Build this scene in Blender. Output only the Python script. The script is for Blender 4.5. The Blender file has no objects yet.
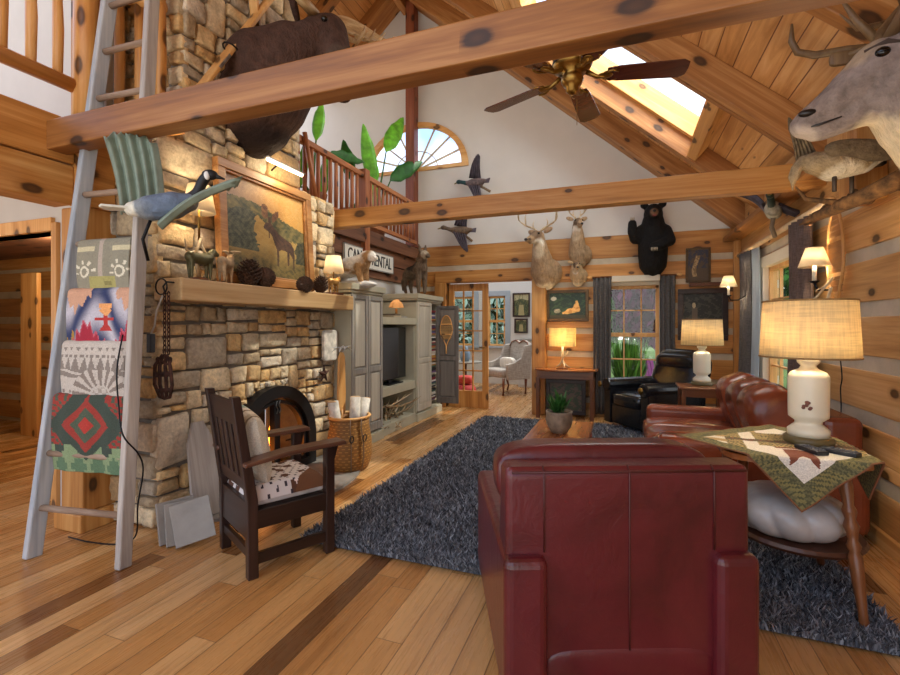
import bpy, bmesh, math, random
import numpy as np
from mathutils import Vector, Matrix, Euler
random.seed(7)
PI = math.pi
R = math.radians
scene = bpy.context.scene
COL = scene.collection

# ---------------------------------------------------------------- camera, sky, sun, exposure
cam_d = bpy.data.cameras.new('camera')
cam_d.sensor_width = 36.0
cam_d.lens = 36.0 * 465 / 900
cam_d.shift_y = -11.5 / 900
cam_d.clip_start = 0.05
cam = bpy.data.objects.new('camera', cam_d)
COL.objects.link(cam)
cam.location = (0, 0, 1.35)
cam.rotation_euler = (R(90), 0, R(20.3))
scene.camera = cam
scene.view_settings.view_transform = 'Standard'
scene.view_settings.look = 'None'
scene.view_settings.gamma = 1
scene.view_settings.exposure = 0.42
scene.view_settings.use_curve_mapping = False

world = bpy.data.worlds.new('sky')
scene.world = world
world.use_nodes = True
wn, wl = world.node_tree.nodes, world.node_tree.links
for n in list(wn): wn.remove(n)
w_out = wn.new('ShaderNodeOutputWorld'); w_bg = wn.new('ShaderNodeBackground')
w_tc = wn.new('ShaderNodeTexCoord'); w_sep = wn.new('ShaderNodeSeparateXYZ')
w_rmp = wn.new('ShaderNodeValToRGB'); w_noi = wn.new('ShaderNodeTexNoise'); w_cr = wn.new('ShaderNodeValToRGB'); w_mix = wn.new('ShaderNodeMixRGB')
wl.new(w_tc.outputs['Generated'], w_sep.inputs[0]); wl.new(w_sep.outputs['Z'], w_rmp.inputs[0])
e = w_rmp.color_ramp.elements
e[0].position = 0.0; e[0].color = (1.0, .96, .90, 1)
e[1].position = 0.85; e[1].color = (.86, .90, .95, 1)
for p_, c_ in ((.12, (.98, .95, .90, 1)), (.27, (.26, .46, .88, 1)), (.5, (.34, .54, .92, 1))):
    m = e.new(p_); m.color = c_
w_noi.inputs['Scale'].default_value = 3.2; w_noi.inputs['Detail'].default_value = 6
wl.new(w_tc.outputs['Generated'], w_noi.inputs['Vector']); wl.new(w_noi.outputs[0], w_cr.inputs[0])
w_cr.color_ramp.elements[0].position = .46; w_cr.color_ramp.elements[1].position = .62
wl.new(w_cr.outputs[0], w_mix.inputs[0]); wl.new(w_rmp.outputs[0], w_mix.inputs[1]); w_mix.inputs[2].default_value = (1, .98, .96, 1)
wl.new(w_mix.outputs[0], w_bg.inputs[0]); w_bg.inputs[1].default_value = 1.75
wl.new(w_bg.outputs[0], w_out.inputs[0])

sun_d = bpy.data.lights.new('sun', 'SUN'); sun_d.energy = 2.2; sun_d.angle = R(1.5); sun_d.color = (1, .93, .82)
sun = bpy.data.objects.new('sun', sun_d); COL.objects.link(sun)
sun.rotation_euler = Vector((-.66, -.45, -.90)).to_track_quat('-Z', 'Y').to_euler()
sun.location = (6, 6, 12)

sky_d = bpy.data.lights.new('skylight_daylight', 'AREA'); sky_d.shape = 'RECTANGLE'; sky_d.size = 2.6; sky_d.size_y = 1.4; sky_d.energy = 85; sky_d.color = (1, .97, .92)
sky_o = bpy.data.objects.new('skylight_daylight', sky_d); COL.objects.link(sky_o)
sky_o.location = (.15, 5.37, 4.85); sky_o.rotation_euler = (0, R(41), 0)      # lies on the roof over the skylight glass, facing in

# ---------------------------------------------------------------- colour and materials
def lin(h):
    if not isinstance(h, str): return h
    h = h.lstrip('#'); o = []
    for i in (0, 2, 4):
        c = int(h[i:i+2], 16) / 255
        o.append(c / 12.92 if c <= .04045 else ((c + .055) / 1.055) ** 2.4)
    return tuple(o)
def c4(h): return tuple(lin(h)) + (1,)

def newmat(name, rough=.6, metal=0, col=None, spec=None, coat=0):
    m = bpy.data.materials.new(name); m.use_nodes = True
    n, l = m.node_tree.nodes, m.node_tree.links
    b = n['Principled BSDF']
    b.inputs['Roughness'].default_value = rough; b.inputs['Metallic'].default_value = metal
    if col is not None: b.inputs['Base Color'].default_value = c4(col)
    if spec is not None: b.inputs['Specular IOR Level'].default_value = spec
    if coat: b.inputs['Coat Weight'].default_value = coat; b.inputs['Coat Roughness'].default_value = .15
    return m, n, l, b
def mth(n, l, op, a, b=None):
    x = n.new('ShaderNodeMath'); x.operation = op
    for i, v in enumerate((a, b)):
        if v is None: continue
        if isinstance(v, (int, float)): x.inputs[i].default_value = v
        else: l.new(v, x.inputs[i])
    return x.outputs[0]
def ramp(n, l, fac, stops, interp='LINEAR'):
    r = n.new('ShaderNodeValToRGB'); r.color_ramp.interpolation = interp
    el = r.color_ramp.elements
    el[0].position = stops[0][0]; el[0].color = c4(stops[0][1])
    el[1].position = stops[-1][0]; el[1].color = c4(stops[-1][1])
    for p, c in stops[1:-1]:
        x = el.new(p); x.color = c4(c)
    l.new(fac, r.inputs[0]); return r.outputs[0]
def mix(n, l, fac, a, b, mode='MIX'):
    x = n.new('ShaderNodeMixRGB'); x.blend_type = mode
    for i, v in enumerate((fac, a, b)):
        if isinstance(v, (int, float)): x.inputs[i].default_value = v
        elif isinstance(v, (str, tuple)): x.inputs[i].default_value = c4(v)
        else: l.new(v, x.inputs[i])
    return x.outputs[0]
def coords(n, l, scale=(1, 1, 1), kind='Object'):
    t = n.new('ShaderNodeTexCoord'); mp = n.new('ShaderNodeMapping'); mp.inputs['Scale'].default_value = scale
    l.new(t.outputs[kind], mp.inputs[0]); return mp.outputs[0]
def noise(n, l, vec, scale, detail=4, rough=.55, dist=0):
    x = n.new('ShaderNodeTexNoise'); l.new(vec, x.inputs['Vector'])
    x.inputs['Scale'].default_value = scale; x.inputs['Detail'].default_value = detail
    x.inputs['Roughness'].default_value = rough; x.inputs['Distortion'].default_value = dist
    return x.outputs[0]
def bump(n, l, b, h, strength=.3, dist=.01):
    x = n.new('ShaderNodeBump'); x.inputs['Strength'].default_value = strength; x.inputs['Distance'].default_value = dist
    l.new(h, x.inputs['Height']); l.new(x.outputs[0], b.inputs['Normal'])

_cache = {}
def wood(key, dark, mid, light, axis='x', rough=.5, knots=.5, var=.25, fine=1.0):
    k = (key, axis)
    if k in _cache: return _cache[k]
    m, n, l, b = newmat('wood_%s_%s' % (key, axis), rough)
    i = 'xyz'.index(axis)
    s1 = [7 * fine] * 3; s1[i] = .55 * fine
    s2 = [60 * fine] * 3; s2[i] = 1.6 * fine
    geo = n.new('ShaderNodeNewGeometry'); rnd = geo.outputs['Random Per Island']
    tc = n.new('ShaderNodeTexCoord')
    off = n.new('ShaderNodeVectorMath'); off.operation = 'ADD'
    cmb = n.new('ShaderNodeCombineXYZ')
    r37 = mth(n, l, 'MULTIPLY', rnd, 37.0)
    for q in range(3): l.new(r37, cmb.inputs[q])
    l.new(tc.outputs['Object'], off.inputs[0]); l.new(cmb.outputs[0], off.inputs[1])
    def mp(s):
        q = n.new('ShaderNodeMapping'); q.inputs['Scale'].default_value = s; l.new(off.outputs[0], q.inputs[0]); return q.outputs[0]
    n1 = noise(n, l, mp(s1), 1, 4, .6, .8)
    n2 = noise(n, l, mp(s2), 1, 3, .6)
    f = mth(n, l, 'ADD', mth(n, l, 'MULTIPLY', n1, .75), mth(n, l, 'MULTIPLY', n2, .3))
    c = ramp(n, l, f, [(.3, dark), (.52, mid), (.72, light)])
    if knots:
        sq = n.new('ShaderNodeSeparateXYZ'); l.new(off.outputs[0], sq.inputs[0])
        o1, o2 = [q for q in 'XYZ' if q.lower() != axis]
        kv = n.new('ShaderNodeCombineXYZ')
        l.new(mth(n, l, 'MULTIPLY', sq.outputs[axis.upper()], 2.3), kv.inputs[0])
        l.new(mth(n, l, 'MULTIPLY', mth(n, l, 'ADD', sq.outputs[o1], sq.outputs[o2]), 4.2), kv.inputs[1])
        v = n.new('ShaderNodeTexVoronoi'); v.voronoi_dimensions = '2D'; l.new(kv.outputs[0], v.inputs['Vector']); v.inputs['Scale'].default_value = 1
        sc = n.new('ShaderNodeSeparateColor'); l.new(v.outputs['Color'], sc.inputs[0])
        pick = mth(n, l, 'LESS_THAN', sc.outputs[0], .42 + .3 * knots)
        rad = mth(n, l, 'ADD', mth(n, l, 'MULTIPLY', sc.outputs[1], .8), .65)
        dd_ = mth(n, l, 'ADD', mth(n, l, 'DIVIDE', v.outputs['Distance'], rad), mth(n, l, 'MULTIPLY', mth(n, l, 'SUBTRACT', n2, .5), .05))
        kr = mth(n, l, 'MULTIPLY', ramp(n, l, dd_, [(.09, '#FFFFFF'), (.13, '#000000')]), pick)
        halo = mth(n, l, 'MULTIPLY', ramp(n, l, dd_, [(.11, '#FFFFFF'), (.21, '#000000')]), pick)
        c = mix(n, l, mth(n, l, 'MULTIPLY', halo, .5), c, dark)
        c = mix(n, l, mth(n, l, 'MULTIPLY', kr, .88), c, ramp(n, l, dd_, [(.02, tuple(x * .3 for x in lin(dark))), (.07, tuple(x * .12 for x in lin(dark))), (.12, tuple(x * .3 for x in lin(dark)))]))
    br = mth(n, l, 'ADD', mth(n, l, 'MULTIPLY', rnd, var * 2), 1 - var)
    vm = n.new('ShaderNodeVectorMath'); vm.operation = 'SCALE'; l.new(c, vm.inputs[0]); l.new(br, vm.inputs['Scale'])
    l.new(vm.outputs[0], b.inputs['Base Color'])
    bump(n, l, b, n2, .12, .004)
    _cache[k] = m; return m
def log_wood(a): return wood('log', '#8C561E', '#BB803E', '#D6A462', a, .5, .6, .14)
def pale_log(a): return wood('palelog', '#9A6830', '#C8965A', '#DFB681', a, .5, .6, .14)
def beam_wood(a): return wood('beam', '#643A16', '#8E5A28', '#B07C44', a, .5, .7, .08)
def rafter_wood(a): return wood('rafter', '#7A4A1E', '#A8703A', '#CC9A60', a, .5, .6, .1)
def pine(a): return wood('pine', '#B67A3A', '#D49D5A', '#E6BC80', a, .5, .4, .12)
def dark_wood(a): return wood('espresso', '#1C110D', '#2E1D17', '#46302A', a, .35, 0, .1)
def walnut(a): return wood('walnut', '#4A2816', '#6B3E22', '#8D5A36', a, .3, 0, .1)
def cherry(a): return wood('cherry', '#6E3A1C', '#94562C', '#B67A48', a, .25, 0, .08)
def gray_wood(a): return wood('barnboard', '#837A72', '#A9A098', '#CBC3B8', a, .75, 0, .1)

def flat(name, col, rough=.6, metal=0, var=.12, scale=8, bmp=.1, coat=0, spec=None):
    k = ('flat', name)
    if k in _cache: return _cache[k]
    m, n, l, b = newmat(name, rough, metal, col, spec, coat)
    nz = noise(n, l, coords(n, l), scale, 5)
    a = tuple(x * (1 - var * 1.6) for x in lin(col)); z = tuple(min(1, x * (1 + var)) for x in lin(col))
    l.new(ramp(n, l, nz, [(.3, a), (.7, z)]), b.inputs['Base Color'])
    if bmp: bump(n, l, b, noise(n, l, coords(n, l), scale * 9, 4), bmp, .004)
    _cache[k] = m; return m
def leafmat(name, dark, light):
    m, n, l, b = newmat(name, .75, 0, light, spec=.12)
    g = n.new('ShaderNodeNewGeometry'); l.new(ramp(n, l, g.outputs['Random Per Island'], [(0, dark), (.6, light), (1, tuple(min(1, q * 1.5) for q in lin(light)))]), b.inputs['Base Color'])
    return m
def leather(name, col, rough=.38, dark=.55):
    m, n, l, b = newmat(name, rough, 0, col, coat=.15)
    nz = noise(n, l, coords(n, l), 2.6, 5, .6, .5)
    a = tuple(x * dark for x in lin(col)); z = tuple(min(1, x * 1.35) for x in lin(col))
    l.new(ramp(n, l, nz, [(.3, a), (.5, col), (.75, z)]), b.inputs['Base Color'])
    w = noise(n, l, coords(n, l), 160, 3); w2 = noise(n, l, coords(n, l), 9, 4, .6, 1.2)
    bump(n, l, b, mth(n, l, 'ADD', mth(n, l, 'MULTIPLY', w, .12), w2), .28, .012)
    return m
def cloth(name, col, col2=None, scale=120, rough=.9, bmp=.35):
    m, n, l, b = newmat(name, rough, 0, col, spec=.2)
    f = mth(n, l, 'MULTIPLY', noise(n, l, coords(n, l, (1, 1, .12)), scale, 2), 1)
    f2 = noise(n, l, coords(n, l, (.12, .12, 1)), scale, 2)
    f = mth(n, l, 'MULTIPLY', mth(n, l, 'ADD', f, f2), .5)
    a = col2 or tuple(x * .6 for x in lin(col))
    l.new(ramp(n, l, f, [(.38, a), (.62, col)]), b.inputs['Base Color'])
    bump(n, l, b, f, bmp, .003)
    return m
def emit(name, col, strength):
    m, n, l, b = newmat(name, .5, 0, col)
    b.inputs['Emission Color'].default_value = c4(col); b.inputs['Emission Strength'].default_value = strength
    return m
def painted(name, rough=.6, weave=0, coat=0):
    m, n, l, b = newmat(name, rough, coat=coat)
    a = n.new('ShaderNodeAttribute'); a.attribute_name = 'Col'
    c = a.outputs['Color']
    if weave:
        f = noise(n, l, coords(n, l), 180, 2)
        c = mix(n, l, 1.0, c, ramp(n, l, f, [(.3, (.72, .72, .72)), (.7, (1.1, 1.1, 1.1))]), 'MULTIPLY')
        bump(n, l, b, f, weave, .003)
    l.new(c, b.inputs['Base Color']); return m
def smooth(pts, k=6):
    P = [Vector(p) for p in pts]; P = [P[0]] + P + [P[-1]]; o = []
    for i in range(1, len(P) - 2):
        a, b, c, d = P[i-1:i+3]
        for j in range(k):
            t = j / k; o.append(.5 * ((2*b) + (c - a)*t + (2*a - 5*b + 4*c - d)*t*t + (3*b - a - 3*c + d)*t*t*t))
    return o + [P[-1]]
def zones(name, base, zs, rough=.85, fur=60, bmp=.5):
    """animal coat: base colour with soft patches [(centre, radius, colour)] in the thing's own frame"""
    m, n, l, b = newmat(name, rough, 0, base, spec=.25)
    tc = n.new('ShaderNodeTexCoord')
    f = noise(n, l, coords(n, l, (1, .35, .35)), fur, 4, .7)
    a = tuple(x * .62 for x in lin(base)); z = tuple(min(1, x * 1.3) for x in lin(base))
    c = ramp(n, l, f, [(.3, a), (.7, z)])
    wob = noise(n, l, coords(n, l), fur * .4, 3)
    for ctr, rad, colr in zs:
        d = n.new('ShaderNodeVectorMath'); d.operation = 'DISTANCE'; l.new(tc.outputs['Object'], d.inputs[0]); d.inputs[1].default_value = ctr
        q = mth(n, l, 'ADD', mth(n, l, 'DIVIDE', d.outputs['Value'], rad), mth(n, l, 'MULTIPLY', mth(n, l, 'SUBTRACT', wob, .5), .5))
        k = ramp(n, l, q, [(.72, '#FFFFFF'), (1.05, '#000000')])
        sh = ramp(n, l, f, [(.3, tuple(x * .75 for x in lin(colr))), (.7, tuple(min(1, x * 1.15) for x in lin(colr)))])
        c = mix(n, l, k, c, sh)
    l.new(c, b.inputs['Base Color']); bump(n, l, b, mth(n, l, 'ADD', f, mth(n, l, 'MULTIPLY', wob, .6)), min(1, bmp * 1.5), .03)
    return m
def pane_glass(name='glass'):
    if 'glass' in _cache: return _cache['glass']
    m = bpy.data.materials.new(name); m.use_nodes = True; n, l = m.node_tree.nodes, m.node_tree.links
    for q in list(n): n.remove(q)
    o = n.new('ShaderNodeOutputMaterial'); t = n.new('ShaderNodeBsdfTransparent'); g = n.new('ShaderNodeBsdfGlossy'); x = n.new('ShaderNodeMixShader')
    t.inputs[0].default_value = (.96, .98, .97, 1); g.inputs['Roughness'].default_value = .03; x.inputs[0].default_value = .035
    l.new(t.outputs[0], x.inputs[1]); l.new(g.outputs[0], x.inputs[2]); l.new(x.outputs[0], o.inputs[0])
    _cache['glass'] = m; return m
def shade_mat(name, col, weave=True, trans=.5):
    m = bpy.data.materials.new(name); m.use_nodes = True; n, l = m.node_tree.nodes, m.node_tree.links
    for q in list(n): n.remove(q)
    o = n.new('ShaderNodeOutputMaterial'); t = n.new('ShaderNodeBsdfTranslucent'); d = n.new('ShaderNodeBsdfDiffuse'); x = n.new('ShaderNodeMixShader')
    x.inputs[0].default_value = trans
    if weave:
        f = mth(n, l, 'MULTIPLY', mth(n, l, 'ADD', noise(n, l, coords(n, l, (1, 1, .05)), 90, 3), noise(n, l, coords(n, l, (.06, .06, 1)), 110, 3)), .5)
        c = ramp(n, l, f, [(.38, tuple(q * .74 for q in lin(col))), (.58, col)])
        l.new(c, t.inputs[0]); l.new(c, d.inputs[0])
    else:
        t.inputs[0].default_value = c4(col); d.inputs[0].default_value = c4(col)
    l.new(d.outputs[0], x.inputs[1]); l.new(t.outputs[0], x.inputs[2]); l.new(x.outputs[0], o.inputs[0])
    return m

# ---------------------------------------------------------------- mesh helpers
class MB:
    def __init__(s): s.v = []; s.f = []; s.mi = []
    def add(s, vs, fs, M=None, mi=0):
        o = len(s.v)
        for p in vs:
            p = Vector(p)
            s.v.append(tuple(M @ p) if M is not None else tuple(p))
        for f in fs: s.f.append(tuple(i + o for i in f)); s.mi.append(mi)
        return s
    def box(s, x0, x1, y0, y1, z0, z1, M=None, mi=0):
        return s.add([(x0,y0,z0),(x1,y0,z0),(x1,y1,z0),(x0,y1,z0),(x0,y0,z1),(x1,y0,z1),(x1,y1,z1),(x0,y1,z1)],
                     [(0,3,2,1),(4,5,6,7),(0,1,5,4),(1,2,6,5),(2,3,7,6),(3,0,4,7)], M, mi)
    def bar(s, p, q, w, h, up=(0, 0, 1)):
        p, q = Vector(p), Vector(q); d = (q - p); L = d.length; d.normalize()
        x = d.cross(Vector(up))
        if x.length < 1e-4: x = d.cross(Vector((1, 0, 0)))
        x.normalize(); z = x.cross(d)
        M = Matrix((x, d, z)).transposed().to_4x4(); M.translation = p
        return s.box(-w/2, w/2, 0, L, -h/2, h/2, M)
    def tube(s, pts, r, n=8, M=None, flat=1.0):
        pts = [Vector(p) for p in pts]; k = len(pts)
        if not hasattr(r, '__len__'): r = [r] * k
        vs, fs = [], []; nrm = None
        for i, p in enumerate(pts):
            t = (pts[min(i+1, k-1)] - pts[max(i-1, 0)]).normalized()
            if nrm is None:
                a = Vector((0, 0, 1)) if abs(t.z) < .9 else Vector((1, 0, 0)); nrm = t.cross(a).normalized()
            else: nrm = (nrm - t * nrm.dot(t)).normalized()
            b = t.cross(nrm)
            for j in range(n):
                an = 2 * PI * j / n; vs.append(p + nrm * (math.cos(an) * r[i]) + b * (math.sin(an) * r[i] * flat))
        for i in range(k - 1):
            for j in range(n): fs.append((i*n+j, i*n+(j+1) % n, (i+1)*n+(j+1) % n, (i+1)*n+j))
        fs.append(tuple(range(n))[::-1]); fs.append(tuple((k-1)*n + j for j in range(n)))
        return s.add(vs, fs, M)
    def lathe(s, prof, c=(0, 0, 0), n=24, M=None, sx=1, sy=1):
        vs, fs = [], []; k = len(prof)
        for r, z in prof:
            for j in range(n): vs.append((c[0] + sx*r*math.cos(2*PI*j/n), c[1] + sy*r*math.sin(2*PI*j/n), c[2] + z))
        for i in range(k - 1):
            for j in range(n): fs.append((i*n+j, i*n+(j+1) % n, (i+1)*n+(j+1) % n, (i+1)*n+j))
        if prof[0][0] > 1e-5: fs.append(tuple(range(n))[::-1])
        if prof[-1][0] > 1e-5: fs.append(tuple((k-1)*n + j for j in range(n)))
        return s.add(vs, fs, M)
    def sup(s, c, r, e=(.35, .35), n=(28, 18), M=None):
        """super-ellipsoid: a puffed cushion"""
        vs, fs = [], []
        sg = lambda x, p: math.copysign(abs(x) ** p, x)
        nu, nv = n
        for i in range(nv + 1):
            ph = -PI/2 + PI * i / nv
            for j in range(nu):
                th = 2 * PI * j / nu
                vs.append((c[0] + r[0]*sg(math.cos(ph), e[0])*sg(math.cos(th), e[1]), c[1] + r[1]*sg(math.cos(ph), e[0])*sg(math.sin(th), e[1]), c[2] + r[2]*sg(math.sin(ph), e[0])))
        for i in range(nv):
            for j in range(nu): fs.append((i*nu+j, i*nu+(j+1) % nu, (i+1)*nu+(j+1) % nu, (i+1)*nu+j))
        return s.add(vs, fs, M)
    def ell(s, c, r, M=None, n=(14, 9)): return s.sup(c, r, (1, 1), n, M)
    def prism(s, pts, d0, d1, fn):
        """outline in (a, b), extruded from d0 to d1; fn(a, b, d) -> xyz"""
        k = len(pts)
        vs = [fn(a, b, d0) for a, b in pts] + [fn(a, b, d1) for a, b in pts]
        fs = [tuple(range(k)), tuple(range(k, 2*k))[::-1]] + [(i, k+i, k+(i+1) % k, (i+1) % k) for i in range(k)]
        return s.add(vs, fs)
    def build(s, name, mats, par=None, smooth=False, bev=0, sub=0, seg=2, solid=0, remesh=0, smo=0, loc=None, rot=None, disp=0):
        me = bpy.data.meshes.new(name); me.from_pydata(s.v, [], s.f); me.validate()
        bm = bmesh.new(); bm.from_mesh(me); bmesh.ops.recalc_face_normals(bm, faces=bm.faces); bm.to_mesh(me); bm.free()
        if not isinstance(mats, (list, tuple)): mats = [mats]
        for m in mats: me.materials.append(m)
        if len(mats) > 1 and len(me.polygons) == len(s.mi):
            for p, i in zip(me.polygons, s.mi): p.material_index = i
        if smooth: me.polygons.foreach_set('use_smooth', [True] * len(me.polygons))
        o = bpy.data.objects.new(name, me); COL.objects.link(o)
        if par is not None: o.parent = par
        if loc is not None: o.location = loc
        if rot is not None: o.rotation_euler = rot
        if remesh:
            q = o.modifiers.new('r', 'REMESH'); q.mode = 'VOXEL'; q.voxel_size = remesh; q.use_smooth_shade = True
        if smo:
            q = o.modifiers.new('s', 'SMOOTH'); q.factor = .5; q.iterations = smo
        if solid:
            q = o.modifiers.new('t', 'SOLIDIFY'); q.thickness = solid; q.offset = 0
        if bev:
            q = o.modifiers.new('b', 'BEVEL'); q.width = bev; q.segments = seg; q.limit_method = 'ANGLE'; q.angle_limit = R(40)
        if sub:
            q = o.modifiers.new('u', 'SUBSURF'); q.levels = sub; q.render_levels = sub
        return o
def thing(name, label, cat, loc=(0, 0, 0), rz=0, group=None):
    o = bpy.data.objects.new(name, None); COL.objects.link(o); o.empty_display_size = .05
    o.location = loc; o.rotation_euler = (0, 0, R(rz)); o['label'] = label; o['category'] = cat
    if group: o['group'] = group
    return o
def tag(o, label, cat, group=None):
    o['label'] = label; o['category'] = cat
    if group: o['group'] = group
    return o
def struct(o): o['kind'] = 'structure'; return o
def dup(root, loc=None, rz=None, label=None, group=None):
    r = root.copy(); COL.objects.link(r)
    if loc is not None: r.location = loc
    if rz is not None: r.rotation_euler = (0, 0, R(rz))
    if label: r['label'] = label
    if group: r['group'] = group
    for ch in list(root.children):
        c = ch.copy(); COL.objects.link(c); c.parent = r
        for g in list(ch.children):
            d = g.copy(); COL.objects.link(d); d.parent = c
    return r
def painted_grid(name, nu, nv, pos, col, m, par=None, solid=0, smooth=True):
    us = [i / nu for i in range(nu + 1)]; vs_ = [j / nv for j in range(nv + 1)]
    V = [pos(u, v) for v in vs_ for u in us]
    F = [(j*(nu+1)+i, j*(nu+1)+i+1, (j+1)*(nu+1)+i+1, (j+1)*(nu+1)+i) for j in range(nv) for i in range(nu)]
    me = bpy.data.meshes.new(name); me.from_pydata(V, [], F)
    at = me.color_attributes.new('Col', 'FLOAT_COLOR', 'CORNER')
    buf = []
    for j in range(nv):
        for i in range(nu):
            c = c4(col((i + .5) / nu, (j + .5) / nv)); buf.extend(c * 4)
    at.data.foreach_set('color', buf)
    me.materials.append(m)
    if smooth: me.polygons.foreach_set('use_smooth', [True] * len(me.polygons))
    o = bpy.data.objects.new(name, me); COL.objects.link(o)
    if par is not None: o.parent = par
    if solid:
        q = o.modifiers.new('t', 'SOLIDIFY'); q.thickness = solid; q.offset = 0
    return o
def point_light(par, loc, energy, col=(1, .82, .58), r=.04):
    d = bpy.data.lights.new('bulb', 'POINT'); d.energy = energy; d.color = col; d.shadow_soft_size = r
    o = bpy.data.objects.new('bulb', d); COL.objects.link(o); o.parent = par; o.location = loc; return o
def critter(name, chains, m, par, vox=.02, smo=5, extra=None):
    """chains of (x, y, z, r): tapered limbs fused into one continuous body"""
    b = MB()
    for ch in chains:
        for i, (x, y, z, r) in enumerate(ch):
            b.ell((x, y, z), (r, r, r), n=(12, 8))
            if i: b.tube([ch[i-1][:3], (x, y, z)], [ch[i-1][3], r], 12)
    if extra: extra(b)
    return b.build(name, m, par, smooth=True, remesh=vox, smo=smo)
def panel(name, outer, holes, fn, d0, d1, m, par=None):
    """flat wall with holes: outlines in (a, b); fn(a, b, d) -> xyz"""
    bm = bmesh.new()
    def ring(pts, d):
        vs = [bm.verts.new(fn(a, b, d)) for a, b in pts]
        return vs, [bm.edges.new((vs[i], vs[(i+1) % len(vs)])) for i in range(len(vs))]
    sides = []
    for d in (d0, d1):
        es = []; rings = []
        for pts in [outer] + holes:
            vs, e_ = ring(pts, d); es += e_; rings.append(vs)
        bmesh.ops.triangle_fill(bm, use_beauty=True, use_dissolve=False, edges=es)
        sides.append(rings)
    for ra, rb in zip(*sides):
        k = len(ra)
        for i in range(k): bm.faces.new((ra[i], ra[(i+1) % k], rb[(i+1) % k], rb[i]))
    bmesh.ops.recalc_face_normals(bm, faces=bm.faces)
    me = bpy.data.meshes.new(name); bm.to_mesh(me); bm.free(); me.materials.append(m)
    o = bpy.data.objects.new(name, me); COL.objects.link(o)
    if par is not None: o.parent = par
    return o
# ---------------------------------------------------------------- floor
def floor_mat():
    m, n, l, b = newmat('hickory_floor', .28)
    t = n.new('ShaderNodeTexCoord'); sp = n.new('ShaderNodeSeparateXYZ'); l.new(t.outputs['Object'], sp.inputs[0])
    xi = mth(n, l, 'DIVIDE', sp.outputs['X'], .125); ix = mth(n, l, 'FLOOR', xi); fx = mth(n, l, 'FRACT', xi)
    w1 = n.new('ShaderNodeTexWhiteNoise'); w1.noise_dimensions = '1D'; l.new(ix, w1.inputs['W'])
    yi = mth(n, l, 'ADD', mth(n, l, 'DIVIDE', sp.outputs['Y'], 1.45), mth(n, l, 'MULTIPLY', w1.outputs['Value'], 9.7))
    iy = mth(n, l, 'FLOOR', yi); fy = mth(n, l, 'FRACT', yi)
    w2 = n.new('ShaderNodeTexWhiteNoise'); w2.noise_dimensions = '2D'; cb = n.new('ShaderNodeCombineXYZ'); l.new(ix, cb.inputs[0]); l.new(iy, cb.inputs[1]); l.new(cb.outputs[0], w2.inputs['Vector'])
    rv = w2.outputs['Value']
    c = ramp(n, l, rv, [(0, '#6A4626'), (.06, '#85582F'), (.09, '#AE7B45'), (.4, '#B98750'), (.7, '#C4955E'), (1, '#D0A672')])
    mp = n.new('ShaderNodeMapping'); mp.inputs['Scale'].default_value = (14, .7, 1); l.new(t.outputs['Object'], mp.inputs[0])
    ad = n.new('ShaderNodeVectorMath'); ad.operation = 'ADD'; cc = n.new('ShaderNodeCombineXYZ'); l.new(mth(n, l, 'MULTIPLY', rv, 40), cc.inputs[2]); l.new(mp.outputs[0], ad.inputs[0]); l.new(cc.outputs[0], ad.inputs[1])
    g = noise(n, l, ad.outputs[0], 1.3, 5, .6, 1.2); g2 = noise(n, l, ad.outputs[0], 6, 3)
    gr = ramp(n, l, mth(n, l, 'ADD', mth(n, l, 'MULTIPLY', g, .8), mth(n, l, 'MULTIPLY', g2, .2)), [(.3, (.62, .55, .48)), (.5, (1, 1, 1)), (.7, (1.1, 1.08, 1.05))])
    c = mix(n, l, .8, c, gr, 'MULTIPLY')
    gap = mth(n, l, 'MINIMUM', mth(n, l, 'MINIMUM', fx, mth(n, l, 'SUBTRACT', 1.0, fx)), mth(n, l, 'MULTIPLY', mth(n, l, 'MINIMUM', fy, mth(n, l, 'SUBTRACT', 1.0, fy)), 14))
    k = ramp(n, l, gap, [(.008, '#3A2212'), (.022, '#FFFFFF')])
    c = mix(n, l, .75, c, k, 'MULTIPLY')
    l.new(c, b.inputs['Base Color'])
    l.new(ramp(n, l, g2, [(.3, (.22, .22, .22)), (.7, (.36, .36, .36))]), b.inputs['Roughness'])
    bump(n, l, b, gap, .12, .002)
    return m
struct(MB().box(-9, 1.75, -1.6, 10.8, -.08, 0).build('floor', floor_mat()))
WHITE = flat('white_plaster', '#D3CFC8', .9, 0, .02, 3, .04)
CHINK = flat('chinking', '#C2B59E', .95, 0, .1, 5, .3)
DRYW = flat('drywall', '#CCC9C4', .9, 0, .03, 4, .03)
CREAM = flat('cream_trim_paint', '#D8CDB6', .55, 0, .04, 4, .03)
BLACKM = flat('black_iron', '#17171A', .45, .6, .1, 20, .1)
BRASS = flat('brass', '#94733A', .3, 1, .1, 9, 0)
DARKV = flat('dark_void', '#0B0A0A', .9, 0, .1, 5, 0)

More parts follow.
